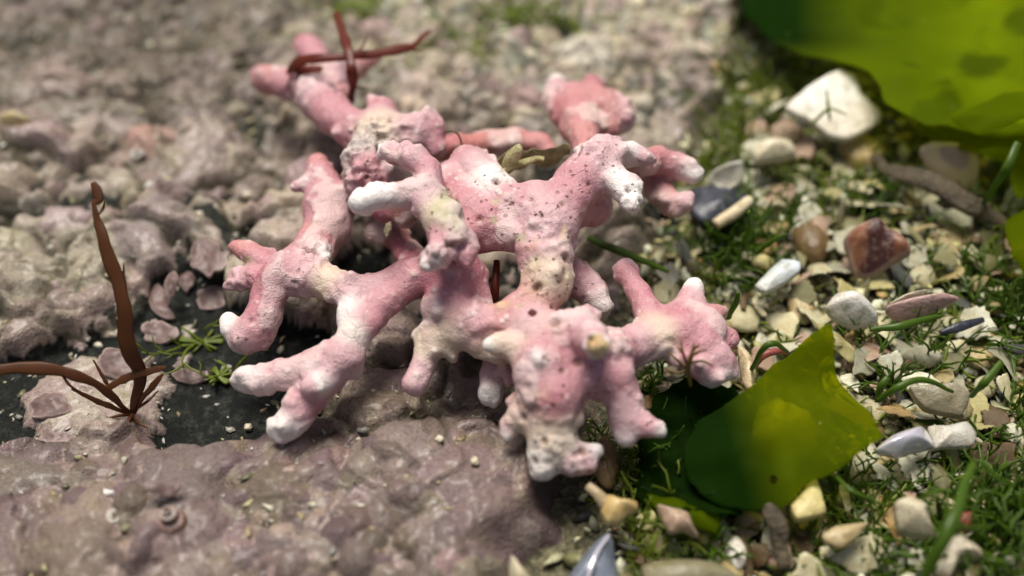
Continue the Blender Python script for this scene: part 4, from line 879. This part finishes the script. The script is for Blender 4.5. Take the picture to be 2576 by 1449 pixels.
def proto_snail(seed):
    pts = [((.62*(1-t)+.05)*math.cos(t*20), (.62*(1-t)+.05)*math.sin(t*20), -.4+1.5*t) for t in np.linspace(0, 1, 60)]
    V, F = sweep(pts, [.42, .30, .18, .04], 1, 70, 8, ref=(0, 0, 1.)); V = np.array(V); return V[:, [2, 0, 1]], F, len(F)
PROTO = [('shell_flake', 'angular flake', proto_flake(1, 5, 1.15, .5)), ('shell_flake', 'four sided flake', proto_flake(2, 4, 1.0, .25)), ('shell_flake', 'curved flake', proto_flake(3, 6, 1.2, 1.1)), ('shell_flake', 'long shard', proto_flake(4, 5, 1.6, .9)), ('shell_flake', 'triangular chip', proto_flake(5, 3, 1.0, .4)),
         ('shell_flake', 'thick chip', proto_flake(6, 5, 1.1, .3, .35)), ('shell_flake', 'narrow splinter', proto_flake(8, 5, 1.9, .6)), ('shell_flake', 'rounded chip', proto_flake(9, 8, 1.05, .8)),
         ('pebble', 'oval pebble', proto_pebble(1, (1, .75, .45))), ('pebble', 'rounded grain', proto_pebble(2, (.9, .8, .65))), ('pebble', 'lumpy grain', proto_pebble(3, (1, .6, .55))),
         ('shell_rod', 'rod shaped piece', proto_rod(1)), ('shell_rod', 'bent rod shaped piece', proto_rod(5)), ('shell_valve', 'small ribbed valve', proto_valve(1)), ('snail_shell', 'tiny spiral snail shell', proto_snail(1))]
PW = [11, 9, 12, 10, 9, 9, 9, 8, 3, 2, 3, 5, 5, 4, 1]
PM = []
for nm_, ds, (V_, F_, nt) in PROTO:
    m_ = mesh_np(nm_, V_, F_, SH); m_.polygons.foreach_set('use_smooth', np.arange(len(F_)) < nt); PM.append(m_)
HUE = [('chalk white', (.84, .83, .75), 13), ('cream', (.76, .71, .54), 12), ('pale yellow', (.66, .60, .32), 8), ('tan', (.46, .37, .20), 5), ('orange tan', (.52, .34, .15), 2), ('pinkish', (.52, .36, .31), 4), ('pale grey', (.46, .45, .39), 6), ('olive grey', (.23, .22, .12), 6), ('blackish', (.05, .055, .06), 3), ('brown', (.15, .09, .045), 4)]
L2 = [l for l in LAND if l[0]]
def where(px, py, skip=None, cats=None):
    best = sorted(L2, key=lambda l: math.hypot(px-l[1], py-l[2])-.5*l[3]); return best
def direction(dx, dy):
    if abs(dx) > 2.2*abs(dy): return 'right of' if dx > 0 else 'left of'
    if abs(dy) > 2.2*abs(dx): return 'below' if dy > 0 else 'above'
    return ('lower ' if dy > 0 else 'upper ')+('right of' if dx > 0 else 'left of')
USED = {}
def unique(head, px, py):
    b = where(px, py); d = math.hypot(px-b[0][1], py-b[0][2])-.6*b[0][3]; near = 'just ' if d < 35 else ''
    cand = [f'{head} {near}{direction(px-b[0][1], py-b[0][2])} the {b[0][0]}']
    for k in (1, 2, 3): cand.append(f'{head} between the {b[0][0]} and the {b[k][0]}')
    for c in cand:
        if c not in USED and len(c.split()) <= 15: USED[c] = 1; return c
    return cand[0] if len(cand[0].split()) <= 16 else head+' near the '+b[0][0]
spots = []; tries = 0
while len(spots) < 285 and tries < 60000:
    tries += 1
    px = random.uniform(1380, 2640); py = random.uniform(150, 1490); p = P(px, py, .1)
    if p.x < bx(p.y)+.06: continue
    md = 34+26*random.random()
    if any(math.hypot(px-a, (py-b)*1.15) < md for a, b, *_ in spots): continue
    if any(math.hypot(px-l[1], py-l[2]) < l[3]*.55 for l in LAND): continue
    if 1590 < px < 1760 and 1000 < py < 1285: continue
    if one(px, py, [(1700, 1040), (1960, 920), (2070, 870), (2150, 1020), (2160, 1110), (2000, 1220), (1800, 1270)]): continue
    if 1600 < px < 1880 and 1010 < py < 1290 and random.random() < .5: continue
    spots.append((px, py, p))
for px, py, p in spots:
    k = random.choices(range(len(PM)), PW)[0]; hn, hc, _ = random.choices(HUE, [h[2] for h in HUE])[0]
    s = random.uniform(.050, .105) if random.random() < .8 else random.uniform(.10, .14)
    if k in (13, 14): s *= .8
    z = ground_z(p.x, p.y)+random.uniform(.03, .13)
    o = link(PROTO[k][0], PM[k], loc=P(px, py, z)); o.scale = (s, s, s*random.uniform(.6, .95))
    o.rotation_euler = (random.gauss(.12, .36), random.gauss(0, .36), random.random()*6.28)
    f = random.uniform(.72, 1.06); o.color = (hc[0]*f*.98, hc[1]*f, hc[2]*f*.86, 1)
    size = 'small ' if s < .075 else 'large ' if s > .125 else ''
    tag(o, unique(f'{size}{hn} {PROTO[k][1]}', px, py), 'pebble' if PROTO[k][0] == 'pebble' else 'shell fragment', 'loose shell fragments in the gravel')
# everything smaller is one bed of chips
vs = []; fs = []; cs = []; off = 0
DARKP = [(1640, 1000), (1720, 970), (1850, 990), (1960, 930), (2060, 900), (2120, 1020), (2110, 1110), (1990, 1220), (1880, 1290), (1760, 1285), (1680, 1290), (1590, 1200)]
lows = []
for sd in range(6):
    r_ = np.random.default_rng(40+sd); m = 9; th = np.linspace(0, 6.283, m, endpoint=False); rr = r_.uniform(.6, 1.1, m); a_ = 1+.5*r_.random()
    v = [(0, 0, .22)]+[(math.cos(t)*r*a_, math.sin(t)*r/a_, .12*math.sin(2*t)) for t, r in zip(th, rr)]+[(math.cos(t)*r*a_*.9, math.sin(t)*r/a_*.9, -.16+.12*math.sin(2*t)) for t, r in zip(th, rr)]+[(0, 0, .02)]
    f = [(0, 1+j, 1+(j+1) % m) for j in range(m)]+[(2*m+1, m+1+(j+1) % m, m+1+j) for j in range(m)]
    q = [(1+j, m+1+j, m+1+(j+1) % m) for j in range(m)]+[(1+j, m+1+(j+1) % m, 1+(j+1) % m) for j in range(m)]
    lows.append((np.array(v), np.array(f+q)))
hp = np.array([h[1] for h in HUE]); hw = np.array([h[2] for h in HUE], float); hw /= hw.sum()
n = 0
while n < 13000:
    x = random.uniform(-.6, 5.5); y = random.uniform(-2.7, 4.2)
    if x < bx(y)+random.gauss(-.10, .06)*(1 if y > -.9 else 1.5): continue
    n += 1
    qx, qy = to_px(x, y, .1)
    if one(qx, qy, DARKP): continue
    v, f = lows[random.randrange(6)]; s = .018+.05*random.random()**1.8
    a, b, c = random.gauss(0, .5), random.gauss(0, .5), random.random()*6.28
    R3 = np.array(Matrix.Rotation(c, 3, 'Z') @ Matrix.Rotation(a, 3, 'X') @ Matrix.Rotation(b, 3, 'Y'))
    z = max(float(gz0(x, y)[0]), rock_z(x, y))+random.uniform(-.01, .05)
    vs.append((v*s)@R3.T+np.array((x, y, z))); fs.append(f+off); off += len(v)
    cs.append(np.repeat((hp[RNG.choice(len(hp), p=hw)]*RNG.uniform(.45, .98)*np.array((.97, 1.0, .78)))[None], len(v), 0))
# grit and sand in the hollows of the rock
n = 0
while n < 1500:
    x = random.uniform(-3.6, 1.6); y = random.uniform(-2.2, 3.2)
    if x > bx(y): continue
    i = int(np.searchsorted(GX, x)); j = int(np.searchsorted(GY, y))
    if Zr[j, i] > Zr[max(j-9, 0):j+10, max(i-9, 0):i+10].mean()-.004: continue
    n += 1; v, f = lows[random.randrange(6)]; s = .008+.022*random.random()**2.5
    R3 = np.array(Matrix.Rotation(random.random()*6.28, 3, 'Z') @ Matrix.Rotation(random.gauss(0, .5), 3, 'X'))
    vs.append((v*s)@R3.T+np.array((x, y, Zr[j, i]+s*.3))); fs.append(f+off); off += len(v)
    cs.append(np.repeat((hp[RNG.choice([0, 1, 1, 2, 3, 6, 7])]*RNG.uniform(.5, .95))[None], len(v), 0))
me = mesh_np('shell_gravel', np.concatenate(vs), np.concatenate(fs), M['chips'], False, vcol=np.concatenate(cs))
tag(link('shell_gravel', me), 'fine cream and olive shell gravel between the larger pieces', 'gravel', kind='stuff')

# ------------------------------------------------------------------ green thread algae
def strand(p, d, L, w, depth_=0, out=None, n=9, curl=1.0):
    out = [] if out is None else out; pts = [np.array(p, float)]; d = np.array(d, float)
    for k in range(n):
        d = d+np.array([random.gauss(0, .22*curl), random.gauss(0, .22*curl), random.gauss(-.02, .14*curl)]); d /= np.linalg.norm(d); pts.append(pts[-1]+d*L/n)
    out.append(sweep(pts, [w, w, w*.9, w*.5], .8, n+3, 5))
    if depth_ > 0:
        for b in range(random.randint(2, 4)):
            i = random.randint(2, n-1); s = random.choice((-1, 1)); a = np.array([d[0]+s*random.uniform(.4, .9), d[1]+random.uniform(-.3, .6), d[2]+random.uniform(-.2, .4)])
            strand(pts[i], a/np.linalg.norm(a), L*random.uniform(.3, .55), w*.8, depth_-1, out, max(n-3, 5), curl)
    return out
def tuft(px, py, n, L, w, m, label, r=40, br=1, up=.8, name='green_alga_tuft', cat='seaweed', group='green algae tufts in the gravel', dh=.0):
    c = PG(px, py, dh); k = depth(c)/FPX; parts = []
    for _ in range(n):
        q = PG(px+max(-r, min(r, random.gauss(0, r*.5))), py+max(-r*.8, min(r*.8, random.gauss(0, r*.4))), dh); a = random.random()*6.283
        d = np.array([math.cos(a)*random.uniform(.3, 1), math.sin(a)*random.uniform(.3, 1)*.7, up*random.uniform(.4, 1.2)]); d /= np.linalg.norm(d)
        parts += strand(np.array(q)-np.array((0, 0, .02)), d, L*random.uniform(.55, 1.25), w*random.uniform(.75, 1.25), br)
    for _ in range(9): a = random.random()*6.28; parts.append(sweep([np.array(c)+k*r*1.3*np.array((math.cos(a), math.sin(a)*.8, 0))*t+np.array((0, 0, .012)) for t in (-1, -.3, .3, 1)], [w, w*1.2, w], .8, 14, 5, .03))
    V, F = merge(parts); o = centred(name, V, F, m); return tag(o, label, cat, group)
TU = [(1850, 590, 22, .30, .011, 0, 50), (1885, 640, 18, .28, .011, 0, 40), (1805, 650, 12, .24, .010, 0, 40), (1900, 720, 9, .22, .010, 0, 40), (1830, 700, 14, .24, .010, 0, 45), (1905, 235, 16, .34, .011, 1, 60), (1850, 335, 14, .28, .010, 1, 60), (1800, 440, 10, .24, .010, 1, 60), (1955, 330, 10, .24, .009, 1, 45), (1930, 440, 10, .26, .010, 1, 50),
      (2180, 540, 8, .24, .010, 0, 40), (2250, 500, 6, .22, .010, 0, 40), (2065, 480, 9, .24, .010, 1, 40), (2000, 525, 9, .26, .010, 0, 40), (2525, 840, 12, .34, .013, 0, 50), (2545, 600, 9, .30, .013, 1, 40), (2480, 760, 7, .28, .012, 0, 40), (2300, 840, 6, .28, .010, 0, 40), (2180, 880, 6, .26, .010, 0, 40), (2430, 690, 7, .28, .011, 0, 40),
      (1560, 1225, 10, .20, .009, 1, 40), (1640, 1330, 14, .24, .009, 1, 50), (1620, 1410, 12, .22, .009, 1, 50), (1740, 1360, 16, .24, .010, 0, 55), (1510, 1150, 6, .18, .008, 1, 30), (1900, 1340, 12, .24, .010, 0, 50), (2150, 1290, 12, .26, .010, 0, 50), (2240, 1230, 9, .24, .010, 0, 40), (2330, 1410, 14, .30, .012, 0, 55), (2440, 1310, 16, .34, .013, 0, 55), (2535, 1330, 26, .38, .015, 0, 60), (2560, 1420, 24, .36, .015, 0, 60), (2480, 1430, 16, .32, .013, 0, 50), (2420, 1180, 10, .28, .012, 0, 45),
      (2235, 975, 9, .26, .012, 0, 35), (2130, 860, 6, .22, .010, 0, 40), (2330, 930, 7, .26, .011, 0, 45), (1640, 960, 10, .24, .010, 0, 40), (1740, 720, 8, .22, .010, 1, 40), (1990, 880, 6, .22, .010, 0, 30), (1660, 1180, 16, .26, .009, 0, 60), (1770, 1210, 14, .26, .009, 0, 60), (1980, 1380, 10, .24, .010, 1, 50), (2060, 1410, 9, .24, .010, 0, 50), (2520, 480, 9, .3, .012, 1, 40), (2300, 640, 7, .24, .010, 0, 40), (2380, 870, 8, .26, .011, 0, 40), (2550, 1080, 10, .3, .012, 0, 40), (2200, 1410, 9, .26, .01, 0, 50)]
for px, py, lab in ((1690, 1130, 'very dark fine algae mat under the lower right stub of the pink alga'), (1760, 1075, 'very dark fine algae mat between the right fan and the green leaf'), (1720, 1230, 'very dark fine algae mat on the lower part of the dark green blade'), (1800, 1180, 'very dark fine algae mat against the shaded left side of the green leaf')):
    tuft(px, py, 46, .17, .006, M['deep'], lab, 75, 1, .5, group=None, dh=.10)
for px, py, n, L, w, lm, r in TU:
    tuft(px, py, int(n*2.1), L*1.1, w*.66, M['lime' if lm else 'green'], unique(('yellow green' if lm else 'dark green')+(' dense' if n > 13 else ' sparse')+' tuft of thread algae', px, py), r)
parts = []
for _ in range(2600):
    px = random.uniform(1420, 2700); py = random.uniform(60, 1520); p = P(px, py, .1)
    if p.x < bx(p.y)+.02 or fbm([(p.x*1.6, p.y*1.6, 5.)], 2)[0] < -.12+.3*random.random()-.25*(py < 480 and px < 2100)-.25*(py > 1150): continue
    z = ground_z(p.x, p.y); d = np.array([random.gauss(0, 1), random.gauss(0, .8), random.uniform(.1, .9)]); d /= np.linalg.norm(d)
    parts += strand((p.x, p.y, z), d, random.uniform(.10, .30), random.uniform(.005, .011), 0, None, 6, 1.4)
V, F = merge(parts); o = link('green_algae_turf', mesh_np('green_algae_turf', np.array(V), F, M['lime'])); tag(o, 'short yellow green algae fuzz growing all through the shell gravel', 'seaweed', kind='stuff')
for px, py, n, L, lab in ((1195, 110, 8, .5, 'blurred yellow green threads on the rear rock near the crossed red strands'), (1290, 40, 6, .4, 'blurred yellow green threads at the middle of the top edge'), (1450, 60, 10, .3, 'mossy yellow green tuft on the rear rock at the top edge'), (900, 20, 5, .4, 'faint green threads behind the upper end of the red strand')):
    tuft(px, py, n, L, .010, M['lime'], lab, 50, 1, .5, group=None)
tuft(505, 860, 6, .30, .007, M['lime'], 'yellow green branching weed on the dark slate left of the pink alga', 40, 1, .5, name='green_alga_tuft', group=None)
tuft(560, 950, 4, .16, .007, M['lime'], 'small green tuft beside the white worm tube on the slate', 30, 1, .5, group=None)
for pts, w, lm, lab in (
    ([(1478, 598, .34), (1560, 632, .36), (1680, 682, .26)], (8, 11, 5), 0, 'straight dark green blade leaning out from behind the trunk of the pink alga'),
    ([(2566, 360, .7), (2525, 430, .6), (2478, 505, .3)], (10, 13, 10), 0, 'thick dark green strand descending at the upper right edge'),
    ([(2191, 829, .30), (2270, 818, .34), (2372, 796, .30)], (5, 11, 4), 0, 'green strap like strand under the pinkish mauve splinter'),
    ([(2450, 1165, .55), (2420, 1260, .62), (2370, 1360, .58), (2318, 1470, .40)], (10, 16, 17, 12), 0, 'thick dark green strand running down to the bottom edge'),
    ([(2520, 905, .5), (2480, 960, .46), (2448, 1000, .3)], (8, 12, 8), 0, 'dark green strand slanting across the grey beige chip'),
    ([(2208, 1010, .24), (2212, 975, .36), (2232, 950, .4)], (8, 11, 8), 0, 'short bluish green stub beside the right edge of the leaf'),
    ([(2205, 1012, .3), (2260, 975, .42), (2330, 955, .42), (2400, 985, .3)], (6, 9, 8, 4), 0, 'arching green strand springing from the leaf edge'),
    ([(1890, 930, .30), (1915, 880, .48), (1950, 865, .52), (1985, 885, .4)], (6, 8, 8, 5), 0, 'dark green loop arching over the maroon shell rim'),
    ([(1870, 620, .2), (1890, 570, .45), (1885, 530, .6)], (8, 9, 6), 0, 'upright green strand near the cream rod shaped fragment'),
    ([(1900, 640, .2), (1940, 610, .34), (1980, 590, .44)], (5, 6, 3), 0, 'thin green strand pointing right out of the dense green tuft'),
    ([(2090, 300, .42), (2082, 262, .50), (2078, 225, .54)], (4, 4, 2), 1, 'thin green twig standing in front of the large white shell plate'),
    ([(2040, 312, .40), (2082, 272, .50), (2132, 290, .50)], (4, 4, 2), 1, 'thin green twig bending across the large white shell plate'),
    ([(1835, 800, .25), (1848, 770, .4), (1852, 735, .5)], (7, 8, 5), 0, 'upright green strand behind the nubs of the right fan'),
    ([(2100, 1200, .3), (2150, 1240, .36), (2235, 1275, .25)], (5, 6, 3), 0, 'slender green strand below the lower right edge of the leaf')):
    band('green_alga_strand', pts, w, M['lime' if lm else 'green'], lab, 'seaweed', .55, 20, 8, .015)
# a few pale crumbs lodged in the rock
for k, (px, py, lab) in enumerate(((625, 1075, 'white crumb on the crust left of the lowest white finger'), (1105, 1105, 'pale crumb in the rock crack below the round white knob'), (1195, 1160, 'pale crumb in the crack between the grey crust tubes'), (300, 690, 'white crumb on the slate behind the tall brown blade'), (500, 540, 'bright white crumb on the rear left rock'), (620, 490, 'tiny pale crumb on the rock left of the pink lobe'))):
    blob('crumb', px, py, .02, 11, 9, 8, SH, lab, 'crumb', (.72, .68, .56), .4, 50+k, 'pale crumbs lodged in the rock')
